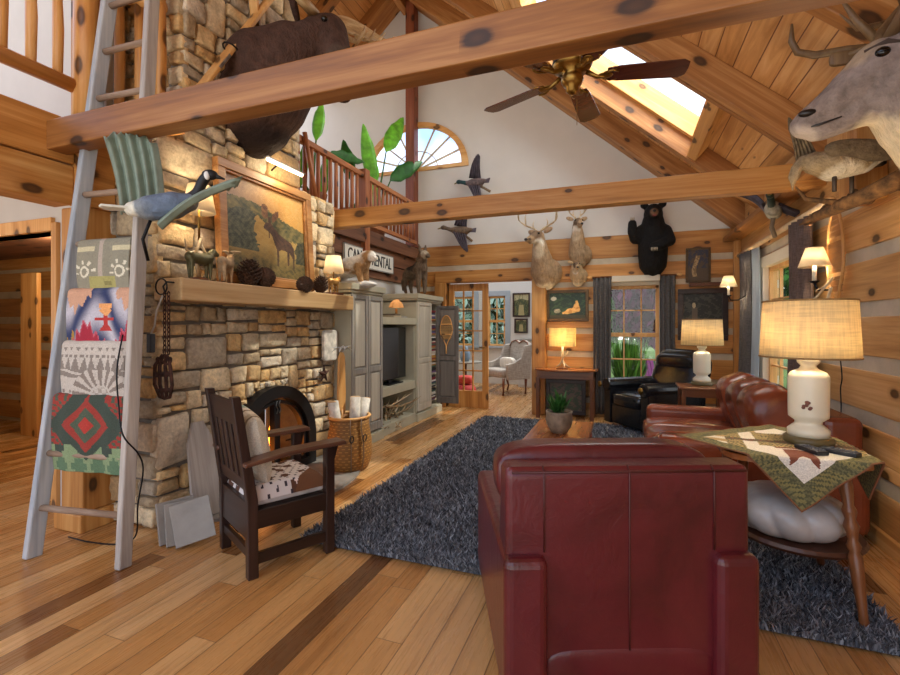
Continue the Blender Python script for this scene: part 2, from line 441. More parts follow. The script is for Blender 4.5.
# ---------------------------------------------------------------- log walls
def log_wall(name, axis, face, depth, a0, a1, z0, z1, rows, holes, chink_back=.05, m=None):
    """rows: (z0, z1) of the logs; between them a recessed chinking band"""
    sg = 1 if depth > 0 else -1
    logs, ch = MB(), MB()
    def put(mb, p0, p1, za, zb, d0, d1, bevel):
        lo, hi = sorted((face + d0, face + d1))
        if axis == 'x': mb.box(p0, p1, lo, hi, za, zb)
        else: mb.box(lo, hi, p0, p1, za, zb)
    def spans(za, zb):
        zs = sorted({za, zb} | {h[2] for h in holes if za < h[2] < zb} | {h[3] for h in holes if za < h[3] < zb})
        for p, q in zip(zs, zs[1:]):
            mid = (p + q) / 2; iv = [(a0, a1)]
            for h in holes:
                if h[2] < mid < h[3]:
                    nv = []
                    for s, e_ in iv:
                        if h[0] > s: nv.append((s, min(e_, h[0])))
                        if h[1] < e_: nv.append((max(s, h[1]), e_))
                    iv = [w for w in nv if w[1] - w[0] > .005]
            for s, e_ in iv: yield s, e_, p, q
    prev = z0
    for za, zb in rows:
        if za > prev:
            for s, e_, p, q in spans(prev, za): put(ch, s, e_, p, q, chink_back * .25 * sg, depth, 0)
        for s, e_, p, q in spans(za, zb): put(logs, s, e_, p, q, random.uniform(-.006, .006) * sg, depth, 1)
        prev = zb
    if prev < z1:
        for s, e_, p, q in spans(prev, z1): put(ch, s, e_, p, q, chink_back * .25 * sg, depth, 0)
    o = struct(logs.build(name, m or log_wood(axis), bev=.006))
    ch.build('chinking', CHINK, o)
    return o
rows_b = [(0, .19), (.27, .53), (.61, .88), (.97, 1.23), (1.32, 1.58), (1.68, 1.94), (2.02, 2.27), (2.36, 2.69)]
log_wall('wall_back', 'x', 7.3, .16, -3.4, 1.66, 0, 2.69, rows_b, [(-2.75, -1.3, -1, 2.07), (-.27, .56, .44, 2.0)])
rows_r = [(0, .32), (.42, .695), (.79, 1.055), (1.155, 1.41), (1.51, 1.78), (1.87, 2.14), (2.24, 2.52), (2.53, 2.95)]
log_wall('wall_right', 'y', 1.5, .16, -1.3, 7.46, 0, 2.95, rows_r, [(4.72, 6.2, .5, 2.1)], m=pale_log('y'))
struct(MB().box(1.47, 1.5, -1.3, 7.28, 0, .1).build('baseboard_right', pine('y'), bev=.006))
struct(MB().box(-1.08, 1.46, 7.27, 7.3, 0, .1).build('baseboard_back', pine('x'), bev=.006))
struct(MB().box(1.42, 1.5, 7.2, 7.3, 0, 2.9).build('trim_1', log_wood('z'), bev=.006))
# log door post and header of the wide opening
struct(MB().box(-1.3, -1.09, 7.12, 7.46, 0, 2.07).build('trim_2', log_wood('z'), bev=.01))
struct(MB().box(-2.95, -1.09, 7.24, 7.3, 2.07, 2.26).build('trim_3', log_wood('x'), bev=.01))
struct(MB().box(-2.95, -2.75, 7.22, 7.46, 0, 2.07).build('trim_4', log_wood('z'), bev=.01))
# left wall beside the chimney: plaster under old logs
struct(MB().box(-3.5, -3.3, 4.2, 7.3, 0, 2.02).build('wall_left', DRYW))
lw = MB(); lw.box(-3.5, -3.26, 4.0, 7.3, 2.02, 2.24); lw.box(-3.5, -3.25, 4.0, 7.3, 2.25, 2.46)
struct(lw.build('trim_5', wood('oldlog', '#4A2C1C', '#6E4630', '#8E6448', 'y', .6, .3, .1), bev=.008))

# ---------------------------------------------------------------- gable, roof, rafters
TH = math.atan(.87); CT = math.cos(TH); RX, RZ = -3.5, 7.29
def roofz(x): return RZ - .87 * abs(x - RX)
arc = [(-3.35 + .92 * math.cos(PI - PI * i / 24), 4.03 + .76 * math.sin(PI * i / 24)) for i in range(25)]
gx0 = -7.0
outer = [(gx0, 2.69), (1.66, 2.69), (1.66, roofz(1.66)), (RX, RZ), (gx0, roofz(gx0))]
struct(panel('wall_gable', outer, [arc], lambda a, b, d: (a, d, b), 7.3, 7.42, WHITE))
# fan window
win = struct(panel('window_3', [(-3.35 + .98*math.cos(PI - PI*i/24), 4.0 + .84*math.sin(PI*i/24)) for i in range(25)],
      [[(-3.35 + .86*math.cos(PI - PI*i/24), 4.06 + .70*math.sin(PI*i/24)) for i in range(25)]], lambda a, b, d: (a, d, b), 7.27, 7.36, pine('x')))
fb = MB()
for k in range(1, 8):
    an = PI * k / 8; fb.bar((-3.35, 7.38, 4.05), (-3.35 + .88*math.cos(an), 7.38, 4.05 + .72*math.sin(an)), .018, .03)
fb.tube([(-3.35 + .4*math.cos(PI*i/16), 7.38, 4.05 + .33*math.sin(PI*i/16)) for i in range(17)], .009, 6)
fb.build('muntins', CREAM, win)
gp = MB(); gp.add([(a, 7.4, b) for a, b in arc], [tuple(range(25))]); gp.build('pane', pane_glass(), win)

def board_mat():
    m, n, l, b = newmat('tongue_and_groove', .5)
    t = n.new('ShaderNodeTexCoord'); sp = n.new('ShaderNodeSeparateXYZ'); l.new(t.outputs['Object'], sp.inputs[0])
    xi = mth(n, l, 'DIVIDE', sp.outputs['X'], .17); ix = mth(n, l, 'FLOOR', xi); fx = mth(n, l, 'FRACT', xi)
    w1 = n.new('ShaderNodeTexWhiteNoise'); w1.noise_dimensions = '1D'; l.new(ix, w1.inputs['W'])
    mp = n.new('ShaderNodeMapping'); mp.inputs['Scale'].default_value = (9, .8, 1); l.new(t.outputs['Object'], mp.inputs[0])
    g = noise(n, l, mp.outputs[0], 1.6, 5, .6, 1)
    c = ramp(n, l, mth(n, l, 'ADD', mth(n, l, 'MULTIPLY', g, .8), mth(n, l, 'MULTIPLY', w1.outputs['Value'], .22)), [(.3, '#AC763F'), (.55, '#D09A60'), (.75, '#E4B984')])
    v = n.new('ShaderNodeTexVoronoi'); mv = n.new('ShaderNodeMapping'); mv.inputs['Scale'].default_value = (6, 2.2, 1); l.new(t.outputs['Object'], mv.inputs[0]); l.new(mv.outputs[0], v.inputs['Vector']); v.inputs['Scale'].default_value = 1
    c = mix(n, l, mth(n, l, 'MULTIPLY', ramp(n, l, v.outputs['Distance'], [(.04, '#FFFFFF'), (.1, '#000000')]), .7), c, '#5A3418')
    gap = mth(n, l, 'MINIMUM', fx, mth(n, l, 'SUBTRACT', 1.0, fx))
    k = ramp(n, l, gap, [(.01, '#6A4020'), (.035, '#FFFFFF')])
    l.new(mix(n, l, .9, c, k, 'MULTIPLY'), b.inputs['Base Color'])
    bump(n, l, b, k, .5, .01); return m
BOARD = board_mat()
Lr = (1.8 - RX) / CT
s0, s1 = (-1.15 - RX) / CT, (.80 - RX) / CT
Y0, Y1 = -1.3, 7.42; K0, K1 = 4.66, 6.08
def slab(name, quads, rot, mat):
    mb = MB()
    for x0, x1, y0, y1 in quads: mb.box(x0, x1, y0, y1, 0, .12)
    return struct(mb.build(name, mat, loc=(RX, 0, RZ), rot=rot))
slab('ceiling', [(0, Lr, Y0, K0), (0, Lr, K1, Y1), (0, s0, K0, K1), (s1, Lr, K0, K1)], (0, TH, 0), BOARD)
slab('ceiling_left', [(-2.3, 0, Y0, Y1)], (0, -TH, 0), BOARD)
sky = MB(); fw = .07
for x0, x1, y0, y1 in ((s0-.02, s1+.02, K0-.04, K0+.03), (s0-.02, s1+.02, K1-.03, K1+.04), (s0-.04, s0+.03, K0, K1), (s1-.03, s1+.04, K0, K1)): sky.box(x0, x1, y0, y1, -.02, .2)
sw = struct(sky.build('window_4', pine('x'), loc=(RX, 0, RZ), rot=(0, TH, 0), bev=.005))
MB().box(s0, s1, K0, K1, .16, .17).build('pane', pane_glass(), sw)
# rafters: separate pieces, camera side hanging .25 below the boards
for i, (y, w, dp, xs, xe) in enumerate([(1.84, .15, .24, 0, Lr), (3.08, .1, .2, 0, Lr), (4.42, .1, .24, 0, Lr), (4.58, .06, .22, 0, Lr), (6.12, .12, .22, 0, Lr), (7.0, .3, .26, 0, Lr)]):
    struct(MB().box(xs, xe, y, y + w, -dp, 0).build('rafter', rafter_wood('x'), loc=(RX, 0, RZ), rot=(0, TH, 0), bev=.008))
    struct(MB().box(-2.4, 0, y, y + w, -dp, 0).build('rafter', rafter_wood('x'), loc=(RX, 0, RZ), rot=(0, -TH, 0), bev=.008))
struct(MB().box(s1 + .06, s1 + .18, 4.64, 6.12, -.2, 0).build('trim_6', pine('y'), loc=(RX, 0, RZ), rot=(0, TH, 0), bev=.006))
struct(MB().box(RX - .06, RX + .06, Y0, 7.3, RZ - .55, RZ - .22).build('ridge_beam', rafter_wood('y'), bev=.008))
struct(MB().box(-3.44, -3.28, 7.12, 7.3, 2.69, roofz(-3.3) - .2).build('trim_7', wood('redpost', '#5E2E1A', '#84452A', '#A0603E', 'z', .5, .5, .1), bev=.008))
# tie beams
struct(MB().box(-3.36, 1.5, 1.84, 1.96, 2.45, 2.63).build('ceiling_beam', beam_wood('x'), bev=.008))
struct(MB().box(-3.3, 1.5, 4.42, 4.56, 2.45, 2.645).build('ceiling_beam', log_wood('x'), bev=.008))
# short post on the right wall under a rafter
struct(MB().box(1.33, 1.5, 3.52, 3.74, 2.12, 2.95).build('trim_8', log_wood('z'), bev=.012))
struct(MB().box(1.3, 1.5, 4.0, 7.3, 2.5, 2.56).build('trim_9', beam_wood('y'), bev=.006))

# ---------------------------------------------------------------- windows
def sash_window(name, axis, face, a0, a1, z0, z1, cols, rows, frame_m, deep=.1, casing=.09, case_m=None):
    fr, mu, gl = MB(), MB(), MB()
    def B(mb, p0, p1, za, zb, d0, d1):
        lo, hi = face + d0, face + d1
        if axis == 'x': mb.box(p0, p1, lo, hi, za, zb)
        else: mb.box(lo, hi, p0, p1, za, zb)
    w = .045
    B(fr, a0, a0 + w, z0, z1, .03, deep); B(fr, a1 - w, a1, z0, z1, .03, deep)
    B(fr, a0, a1, z0, z0 + w, .03, deep); B(fr, a0, a1, z1 - w, z1, .03, deep)
    zm = (z0 + z1) / 2; B(fr, a0, a1, zm - .03, zm + .03, .025, deep)
    o = struct(fr.build(name, frame_m, bev=.004))
    for i in range(1, cols):
        p = a0 + (a1 - a0) * i / cols; B(mu, p - .009, p + .009, z0, z1, .05, .08)
    for za, zb in ((z0, zm), (zm, z1)):
        for j in range(1, rows):
            q = za + (zb - za) * j / rows; B(mu, a0, a1, q - .009, q + .009, .05, .08)
    mu.build('muntins', frame_m, o)
    B(gl, a0 + w, a1 - w, z0 + w, z1 - w, .062, .066); gl.build('pane', pane_glass(), o)
    cs = MB(); c = casing; m = case_m or CREAM
    B(cs, a0 - c, a0, z0 - c, z1 + c, -.025, .1); B(cs, a1, a1 + c, z0 - c, z1 + c, -.025, .1)
    B(cs, a0, a1, z1, z1 + c, -.025, .1)
    cs.build('casing', m, o, bev=.004)
    si = MB(); B(si, a0 - c - .03, a1 + c + .03, z0 - .05, z0, -.07, .1); si.build('sill', m, o, bev=.004)
    return o
sash_window('window_1', 'x', 7.3, -.21, .50, .5, 1.94, 3, 2, pine('z'), case_m=CREAM)
sash_window('window_2', 'y', 1.5, 4.84, 6.08, .56, 2.0, 4, 2, pine('z'), casing=.12, case_m=CREAM)

# ---------------------------------------------------------------- near left: hall wall, doorway, loft edge
H2 = 2.24
struct(panel('wall_hall', [(-9, 0), (-4.95, 0), (-4.95, 2.06), (-3.98, 2.06), (-3.98, 0), (-3.42, 0), (-3.42, 4.3), (-9, 4.3)], [], lambda a, b, d: (a, d, b), H2, H2 + .12, DRYW))
dt = MB(); dt.box(-3.98, -3.92, H2-.03, H2+.13, 0, 2.12); dt.box(-5.03, -4.95, H2-.03, H2+.13, 0, 2.12); dt.box(-4.95, -3.98, H2-.03, H2+.13, 2.06, 2.16)
struct(dt.build('door_2', pine('z'), bev=.005))
log_wall('wall_hall_far', 'x', 4.05, .15, -9, -3.8, 0, 2.6, [(0.05, .3), (.4, .66), (.76, 1.02), (1.12, 1.38), (1.48, 1.74), (1.84, 2.1), (2.15, 2.6)], [])
struct(MB().box(-9, -3.8, 2.36, 4.2, 2.3, 2.44).build('ceiling_hall', wood('oldlog', '#4A2C1C', '#6E4630', '#8E6448', 'x', .6, .3, .1)))
struct(MB().box(-9, -3.42, 2.36, 7.3, 2.44, 2.66).build('loft_floor_slab', pine('y')))
point_light(None, (-5.6, 3.2, 2.15), 38, (1, .78, .5), .15)   # unseen light added to brighten the hall's log wall
dd = struct(MB().box(-6.98, -6.66, 3.55, 3.6, 0, 2.0).build('door_3', pine('z'), bev=.006))
st = MB().box(-3.53, -3.31, 2.02, 2.24, .12, 2.14); st.box(-3.56, -3.28, 1.99, 2.26, 0, .12)
struct(st.build('trim_10', log_wood('z'), bev=.01))
rim = MB(); rim.box(-3.55, -3.36, -1.3, 2.0, 2.14, 2.395); rim.box(-3.55, -3.355, -1.3, 2.0, 2.405, 2.69); rim.box(-3.42, -3.26, 2.0, 2.2, 2.14, 2.69)
struct(rim.build('loft_edge_beam', log_wood('y'), bev=.01))
struct(MB().box(-9.12, -9, -1.3, 4.2, 0, 2.6).build('wall_light_block', DRYW))  # unseen wall added to keep open-sky light out of the hall
struct(MB().box(-7, -3.55, -1.3, 2.24, 2.52, 2.66).build('loft_slab', pine('y')))
# near loft railing: peeled poles
nr = thing('loft_railing', 'peeled-log loft railing at the upper left, above the near beam end', 'railing', (-3.3, 1.6, 2.69))
LG = wood('peeled', '#A8682C', '#CF9450', '#E3B478', 'z', .4, .5, .1)
MB().tube([(0, -1.2, .2), (0, .38, .2)], [.05, .045], 10).build('bottom_rail', wood('peeled', '#A8682C', '#CF9450', '#E3B478', 'y', .4, .5, .1), nr, True)
MB().tube([(0, -1.2, 1.0), (0, .38, 1.0)], .05, 10).build('top_rail', wood('peeled', '#A8682C', '#CF9450', '#E3B478', 'y', .4, .5, .1), nr, True)
for k in range(9):
    y = .27 - .14 * k
    MB().tube([(0, y, .2), (.006, y, .5), (-.004, y, .8), (0, y, 1.0)], [.026, .03, .024, .026], 9).build('baluster', LG, nr, True)
MB().tube([(.03, .42, -.03), (.03, .42, 1.3)], [.075, .068], 12).build('post', LG, nr, True)
MB().box(-.2, -.08, .46, .6, -.03, 1.5).build('plank_post', log_wood('z'), nr, bev=.006)
# poles of the loft railing between post and chimney, seen through the ladder
sr = thing('loft_stair_railing', 'short peeled-pole railing seen between the ladder rails beside the chimney', 'railing', (-3.3, 2.26, 2.69))
for k, (x, y) in enumerate([(-.02, .0), (.14, .03), (.33, .04)]):
    MB().tube([(x, y, -.03), (x + .01, y, .5), (x, y, 1.2)], [.032, .034, .03], 9).build('baluster', LG, sr, True)
MB().tube([(-.12, 0, 1.02), (.36, .04, .84)], .038, 9).build('top_rail', wood('peeled', '#A8682C', '#CF9450', '#E3B478', 'x', .4, .5, .1), sr, True)
MB().bar((-.12, .02, .0), (.5, .05, .0), .08, .06).build('bottom_rail', wood('peeled', '#A8682C', '#CF9450', '#E3B478', 'x', .4, .5, .1), sr)

# ---------------------------------------------------------------- stone chimney
def stone_mat():
    m, n, l, b = newmat('fieldstone', .85)
    geo = n.new('ShaderNodeNewGeometry'); rnd = geo.outputs['Random Per Island']
    c = ramp(n, l, rnd, [(0, '#AFA390'), (.14, '#CDBDA0'), (.28, '#D8BE92'), (.42, '#B5A284'), (.55, '#DFCCAA'), (.68, '#C2A274'), (.8, '#CFC3B0'), (.9, '#D0AC76'), (1, '#A2978A')], 'CONSTANT')
    tc = n.new('ShaderNodeTexCoord'); off = n.new('ShaderNodeVectorMath'); off.operation = 'ADD'
    l.new(tc.outputs['Object'], off.inputs[0]); cb = n.new('ShaderNodeCombineXYZ')
    for q in range(3): l.new(mth(n, l, 'MULTIPLY', rnd, 51), cb.inputs[q])
    l.new(cb.outputs[0], off.inputs[1])
    a = noise(n, l, off.outputs[0], 7, 6, .62, .6); g = noise(n, l, off.outputs[0], 40, 5, .65)
    k = ramp(n, l, a, [(.28, (.62, .58, .54)), (.48, (1, .98, .95)), (.68, (1.25, 1.2, 1.1))])
    c = mix(n, l, 1, c, k, 'MULTIPLY'); c = mix(n, l, .6, c, ramp(n, l, g, [(.3, (.55, .55, .55)), (.6, (1.1, 1.1, 1.1))]), 'MULTIPLY')
    l.new(c, b.inputs['Base Color']); bump(n, l, b, mth(n, l, 'ADD', a, mth(n, l, 'MULTIPLY', g, .5)), .7, .025)
    return m
STONE = stone_mat()
MORTAR = flat('mortar', '#7C756C', .95, 0, .2, 12, .4)
def ashlar(a0, a1, b0, b1, rng, out):
    w, h = a1 - a0, b1 - b0; ar = w * h
    big = rng.random()
    lim = .022 if big < .5 else (.05 if big < .78 else .14)
    if (ar < lim and .5 < w / h < 3.2) or (w < .2 and h < .15):
        out.append((a0, a1, b0, b1)); return
    if w > h * 1.9 or (w > h * 1.15 and rng.random() < .35):
        t = a0 + w * rng.uniform(.33, .67); ashlar(a0, t, b0, b1, rng, out); ashlar(t, a1, b0, b1, rng, out)
    else:
        t = b0 + h * rng.uniform(.35, .65); ashlar(a0, a1, b0, t, rng, out); ashlar(a0, a1, t, b1, rng, out)
def lay(mb, rects, fn, rng, g=.007, skip=None, d=(.025, .05)):
    todo = list(rects)
    while todo:
        a0, a1, b0, b1 = todo.pop(0)
        if skip and skip(a0, a1, b0, b1):
            if max(a1 - a0, b1 - b0) > .09:
                am, bm_ = (a0 + a1) / 2, (b0 + b1) / 2
                todo += [(a0, am, b0, b1), (am, a1, b0, b1)] if a1 - a0 > b1 - b0 else [(a0, a1, b0, bm_), (a0, a1, bm_, b1)]
            continue
        ca, cb = (a0 + a1) / 2, (b0 + b1) / 2; hw, hh = (a1 - a0) / 2 - g, (b1 - b0) / 2 - g
        if hw < .012 or hh < .012: continue
        dep = rng.uniform(*d); jit = min(hw, hh) * .2
        cor = [(ca + sx * hw + rng.uniform(-jit, jit * .4) * sx, cb + sy * hh + rng.uniform(-jit, jit * .4) * sy) for sx, sy in ((-1, -1), (1, -1), (1, 1), (-1, 1))]
        ring = []
        for i in range(4):
            p, q = cor[i], cor[(i + 1) % 4]
            for t in (.07, .5, .93):
                ring.append((p[0] + (q[0] - p[0]) * t + rng.uniform(-.004, .004), p[1] + (q[1] - p[1]) * t + rng.uniform(-.004, .004)))
        vs = []
        for sc, dd in ((1, -.03), (1, dep * .7), (.94, dep * .96), (.5, dep)):
            for i, (p, q) in enumerate(ring):
                vs.append(fn(ca + (p - ca) * sc, cb + (q - cb) * sc, dd + (rng.uniform(-.006, .008) if sc < .95 else 0)))
        vs.append(fn(ca, cb, dep + rng.uniform(-.006, .012)))
        fs = []
        for r in range(3):
            for i in range(12): fs.append((r*12+i, r*12+(i+1) % 12, (r+1)*12+(i+1) % 12, (r+1)*12+i))
        for i in range(12): fs.append((36+i, 36+(i+1) % 12, 48))
        mb.add(vs, fs)
CX, CB, CU = -2.93, -3.44, -3.85      # mortar face, back
SH = 2.64                  # shoulder height
FA, FZ, FR = 3.31, .27, .50  # firebox arch: centre along the wall, spring height, radius
ch = thing('stone_chimney', 'tall tan fieldstone chimney with a wide fireplace breast rising to the roof', 'chimney', (CX, 3.2, 0))
def L(x, y, z): return (x - CX, y - 3.2, z)
arch = [(FA - FR, 0.001), (FA - FR, FZ)] + [(FA + FR*math.cos(PI - PI*i/20), FZ + FR*math.sin(PI*i/20)) for i in range(1, 20)] + [(FA + FR, FZ), (FA + FR, 0.001)]
outl = [(2.24, 0), (4.24, 0), (4.24, SH), (3.66, SH), (3.66, 6.9), (2.44, 6.9), (2.44, SH), (2.24, SH)]
panel('mortar_core', outl, [arch], lambda a, b, d: L(d, a, b), CX, CX - .03, MORTAR, ch)
mc = MB()
for (y0, y1, z0, z1) in ((2.24, FA-FR-.02, 0, SH), (FA+FR+.02, 4.24, 0, SH), (FA-FR-.02, FA+FR+.02, FZ+FR+.02, SH), (2.44, 3.66, SH, 6.9)):
    cb_ = CU if z0 == SH else CB
    mc.add([L(*p) for p in ((cb_,y0,z0),(CX-.03,y0,z0),(CX-.03,y1,z0),(cb_,y1,z0),(cb_,y0,z1),(CX-.03,y0,z1),(CX-.03,y1,z1),(cb_,y1,z1))],
           [(0,3,2,1),(4,5,6,7),(0,1,5,4),(1,2,6,5),(2,3,7,6),(3,0,4,7)])
mc.build('mortar_mass', MORTAR, ch)
rng = random.Random(11); rects = []; sb = MB()
def in_arch(a0, a1, b0, b1):
    def ins(a, b): return abs(a - FA) < FR + .02 if b < FZ else math.hypot(a - FA, b - FZ) < FR + .02
    return any(ins(a, b) for a in (a0, (a0+a1)/2, a1) for b in (b0, (b0+b1)/2, b1))
for z in ((0, .75), (.75, 1.5), (1.5, SH)): ashlar(2.22, 4.25, z[0], z[1], rng, rects)
lay(sb, rects, lambda a, b, d: L(CX + d, a, b), rng, skip=in_arch)
# small stones filling round the arch
fill = []
for k in range(15):
    an = PI * (k + .5) / 15; r0 = FR + .02
    fill.append((FA + (r0 + .05) * math.cos(an) - .055, FA + (r0 + .05) * math.cos(an) + .055, FZ + (r0 + .05) * math.sin(an) - .045, FZ + (r0 + .05) * math.sin(an) + .045))
lay(sb, fill, lambda a, b, d: L(CX + d * .6, a, b), rng)
rects = []; ashlar(2.42, 3.68, SH, 3.9, rng, rects); ashlar(2.42, 3.68, 3.9, 5.4, rng, rects); ashlar(2.42, 3.68, 5.4, 6.9, rng, rects)
lay(sb, rects, lambda a, b, d: L(CX + d, a, b), rng)
rects = []; ashlar(CB, CX + .03, 0, 1.3, rng, rects); ashlar(CB, CX + .03, 1.3, SH, rng, rects)
lay(sb, rects, lambda a, b, d: L(a, 2.24 - d, b), rng)
rects = []; ashlar(CU, CX + .03, SH, 4.6, rng, rects); ashlar(CU, CX + .03, 4.6, 6.9, rng, rects)
lay(sb, rects, lambda a, b, d: L(a, 2.44 - d, b), rng)
rects = []; ashlar(CB, CX + .03, SH, 6.9, rng, rects); lay(sb, rects, lambda a, b, d: L(a, 3.66 + d, b), rng)
rects = []; ashlar(CB, CX + .03, 0, SH, rng, rects); lay(sb, rects, lambda a, b, d: L(a, 4.24 + d, b), rng)
rects = []; ashlar(CB, CX + .03, 2.24, 2.46, rng, rects); ashlar(CB, CX + .03, 3.64, 4.26, rng, rects)
lay(sb, rects, lambda a, b, d: L(a, b, SH + d * .6), rng)
sb.build('stonework', STONE, ch, smooth=True)
fbx = MB(); 
fbx.add([L(*p) for p in ((CX-.5,FA-FR,0),(CX-.5,FA+FR,0),(CX-.5,FA+FR,FZ+FR),(CX-.5,FA-FR,FZ+FR))], [(0,1,2,3)])
fbx.add([L(*p) for p in ((CX-.5,FA-FR,0.004),(CX-.01,FA-FR,0.004),(CX-.01,FA+FR,0.004),(CX-.5,FA+FR,0.004))], [(0,1,2,3)])
fbx.build('firebox', DARKV, ch)
# hearth: half-round slab let into the floor
hp = [(-2.9 + .72*math.sin(PI*i/24), 3.3 + .92*math.cos(PI*i/24)) for i in range(25)]
MB().prism(hp, 0, .022, lambda a, b, d: L(a, b, d)).build('hearth_slab', flat('slate', '#8E8A84', .6, 0, .2, 6, .3), ch)
# ---------------------------------------------------------------- shag rug
def make_rug():
    m, n, l, b = newmat('shag', .95, spec=.1)
    geo = n.new('ShaderNodeNewGeometry')
    c = ramp(n, l, geo.outputs['Random Per Island'], [(0, '#37383C'), (.35, '#5E6067'), (.7, '#82858C'), (1, '#AEB2B9')])
    l.new(c, b.inputs['Base Color'])
    x0, x1, y0, y1 = -1.87, 1.12, 2.4, 6.5
    rs = np.random.RandomState(3); N = 120000
    t = rs.rand(N) ** 1.5
    P = np.stack([x0 + (x1-x0) * rs.rand(N), y0 + (y1-y0) * t, np.full(N, .012)], 1)
    an = rs.rand(N) * 2 * PI; L_ = .03 + .03 * rs.rand(N); le = rs.rand(N, 2) * .05 - .025
    wd = (.0028 + .0025 * rs.rand(N)) * (1 + 1.2 * t)
    dx = np.stack([np.cos(an) * wd, np.sin(an) * wd, np.zeros(N)], 1)
    mid = P + np.stack([le[:, 0] * .5, le[:, 1] * .5, L_ * .6], 1); tip = P + np.stack([le[:, 0] * 1.5, le[:, 1] * 1.5, L_], 1)
    V = np.stack([P - dx, P + dx, mid + dx, mid - dx, tip], 1).reshape(-1, 3)
    i_ = .015; base = [(x0+i_,y0+i_,.003),(x1-i_,y0+i_,.003),(x1-i_,y1-i_,.003),(x0+i_,y1-i_,.003),(x0+i_,y0+i_,.012),(x1-i_,y0+i_,.012),(x1-i_,y1-i_,.012),(x0+i_,y1-i_,.012)]
    k = len(V); V = np.concatenate([V, np.array(base)])
    i = np.arange(N)[:, None] * 5
    Q = np.concatenate([i, i+1, i+2, i+3], 1); T = np.concatenate([i+3, i+2, i+4], 1)
    me = bpy.data.meshes.new('shag_rug')
    bq = np.array([(0,3,2,1),(4,5,6,7),(0,1,5,4),(1,2,6,5),(2,3,7,6),(3,0,4,7)]) + k
    loops = np.concatenate([Q.ravel(), bq.ravel(), T.ravel()]); nq = len(Q) + 6
    me.vertices.add(len(V)); me.vertices.foreach_set('co', V.ravel())
    me.loops.add(len(loops)); me.loops.foreach_set('vertex_index', loops)
    me.polygons.add(nq + len(T))
    st = np.concatenate([np.arange(nq) * 4, nq * 4 + np.arange(len(T)) * 3]); me.polygons.foreach_set('loop_start', st)
    me.update(); me.validate(); me.materials.append(m)
    o = bpy.data.objects.new('shag_rug', me); COL.objects.link(o)
    tag(o, 'large blue-grey shag rug on the wood floor under the seating', 'rug')
make_rug()
RZ0 = .03

# ---------------------------------------------------------------- red leather recliner (seen from behind)
REDL = leather('burgundy_leather', '#5A1A20', .3)
SEAM = flat('seam', '#4A1815', .5, 0, .1, 9, 0)
rc = thing('leather_recliner', 'burgundy leather recliner in the foreground, seen from behind', 'armchair', (-.37, 1.55, .02), 22)
Wd = .85
b = MB()
pf = [(0.0, .10), (.0, .83), (.02, .845), (.11, .845), (.14, .83), (.2, .45), (.2, .10)]
b.prism(pf, 0.0, Wd, lambda a, c_, d: (d, a, c_))
bb = b.build('back_shell', REDL, rc, bev=.022, seg=4)
# lower centre panel bulges out between the arms
b = MB(); b.sup((Wd/2, .026, .155), (Wd/2 - .13, .034, .08), (.6, .25), (40, 14)); b.build('bottom_roll', REDL, rc, True)
for s in (0, 1):
    x = .0 if s == 0 else Wd - .125
    MB().box(x - .012, x + .137, -.045, .95, .05, .552).build('arm', REDL, rc, bev=.03, seg=4)
    MB().tube([(.13 if s == 0 else Wd - .13, -.003, .56), (.13 if s == 0 else Wd - .13, -.002, .83), (.13 if s == 0 else Wd - .13, .02, .846)], .0035, 6).build('seam', SEAM, rc, True)
MB().tube([(Wd/2, .02, .846), (Wd/2, -.002, .83), (Wd/2, -.002, .6), (Wd/2, -.002, .38), (Wd/2, -.002, .22)], .003, 6).build('seam', SEAM, rc, True)
MB().tube([(.02, -.001, .83), (Wd - .02, -.001, .83)], .004, 6).build('piping', SEAM, rc, True)
b = MB(); b.sup((Wd/2 - .035, .215, .765), (Wd/2 - .022, .085, .122), (.5, .22), (48, 18)); b.build('head_cushion', REDL, rc, True)
b = MB(); b.sup((Wd/2, .27, .6), (.3, .1, .17), (.45, .3)); b.build('lumbar_cushion', REDL, rc, True)
b = MB(); b.sup((Wd/2, .58, .38), (.305, .36, .1), (.4, .25)); b.build('seat_cushion', REDL, rc, True)
MB().box(.14, Wd - .14, .82, .93, .06, .34).build('footrest', REDL, rc, bev=.03, seg=3)
MB().box(.05, Wd - .05, .05, .85, 0, .09).build('base', flat('black_board', '#1A1514', .7), rc)

# ---------------------------------------------------------------- red leather sofa on the right wall
SOFL = leather('oxblood_leather', '#783820', .27)
sf = thing('leather_sofa', 'red-brown leather sofa with puffy back cushions, along the right wall', 'sofa', (0.2, 3.5, RZ0))
SW, SD = 1.46, 1.22   # along y, along x (front at x=0)
MB().box(.1, SD - .02, .04, SW - .04, .1, .3).build('base', SOFL, sf, bev=.03, seg=3)
for k in range(3):
    b = MB(); y = .14 + (SW - .28) * (k + .5) / 3
    b.sup((.38, y, .37), (.40, (SW - .28) / 6 + .004, .11), (.5, .3)); b.build('seat_cushion', SOFL, sf, True)
    b = MB(); M = Matrix.Translation((.80, y, .635)) @ Euler((0, R(-20), R(random.uniform(-5, 5)))).to_matrix().to_4x4()
    b.sup((0, 0, 0), (.18, (SW - .28) / 6 + .025, .29), (.7, .5), M=M)
    q = b.build('back_cushion', SOFL, sf, True)
    tx = bpy.data.textures.new('crease', 'CLOUDS'); tx.noise_scale = .19
    q.modifiers.new('u', 'SUBSURF').render_levels = 1
    dm = q.modifiers.new('d', 'DISPLACE'); dm.texture = tx; dm.strength = .02; dm.mid_level = .5
for y in (0, SW - .17):
    MB().box(.02, SD, y, y + .17, .03, .57).build('arm', SOFL, sf, bev=.06, seg=5)
MB().box(1.0, SD, .1, SW - .1, .1, .74).build('back', SOFL, sf, bev=.05, seg=4)
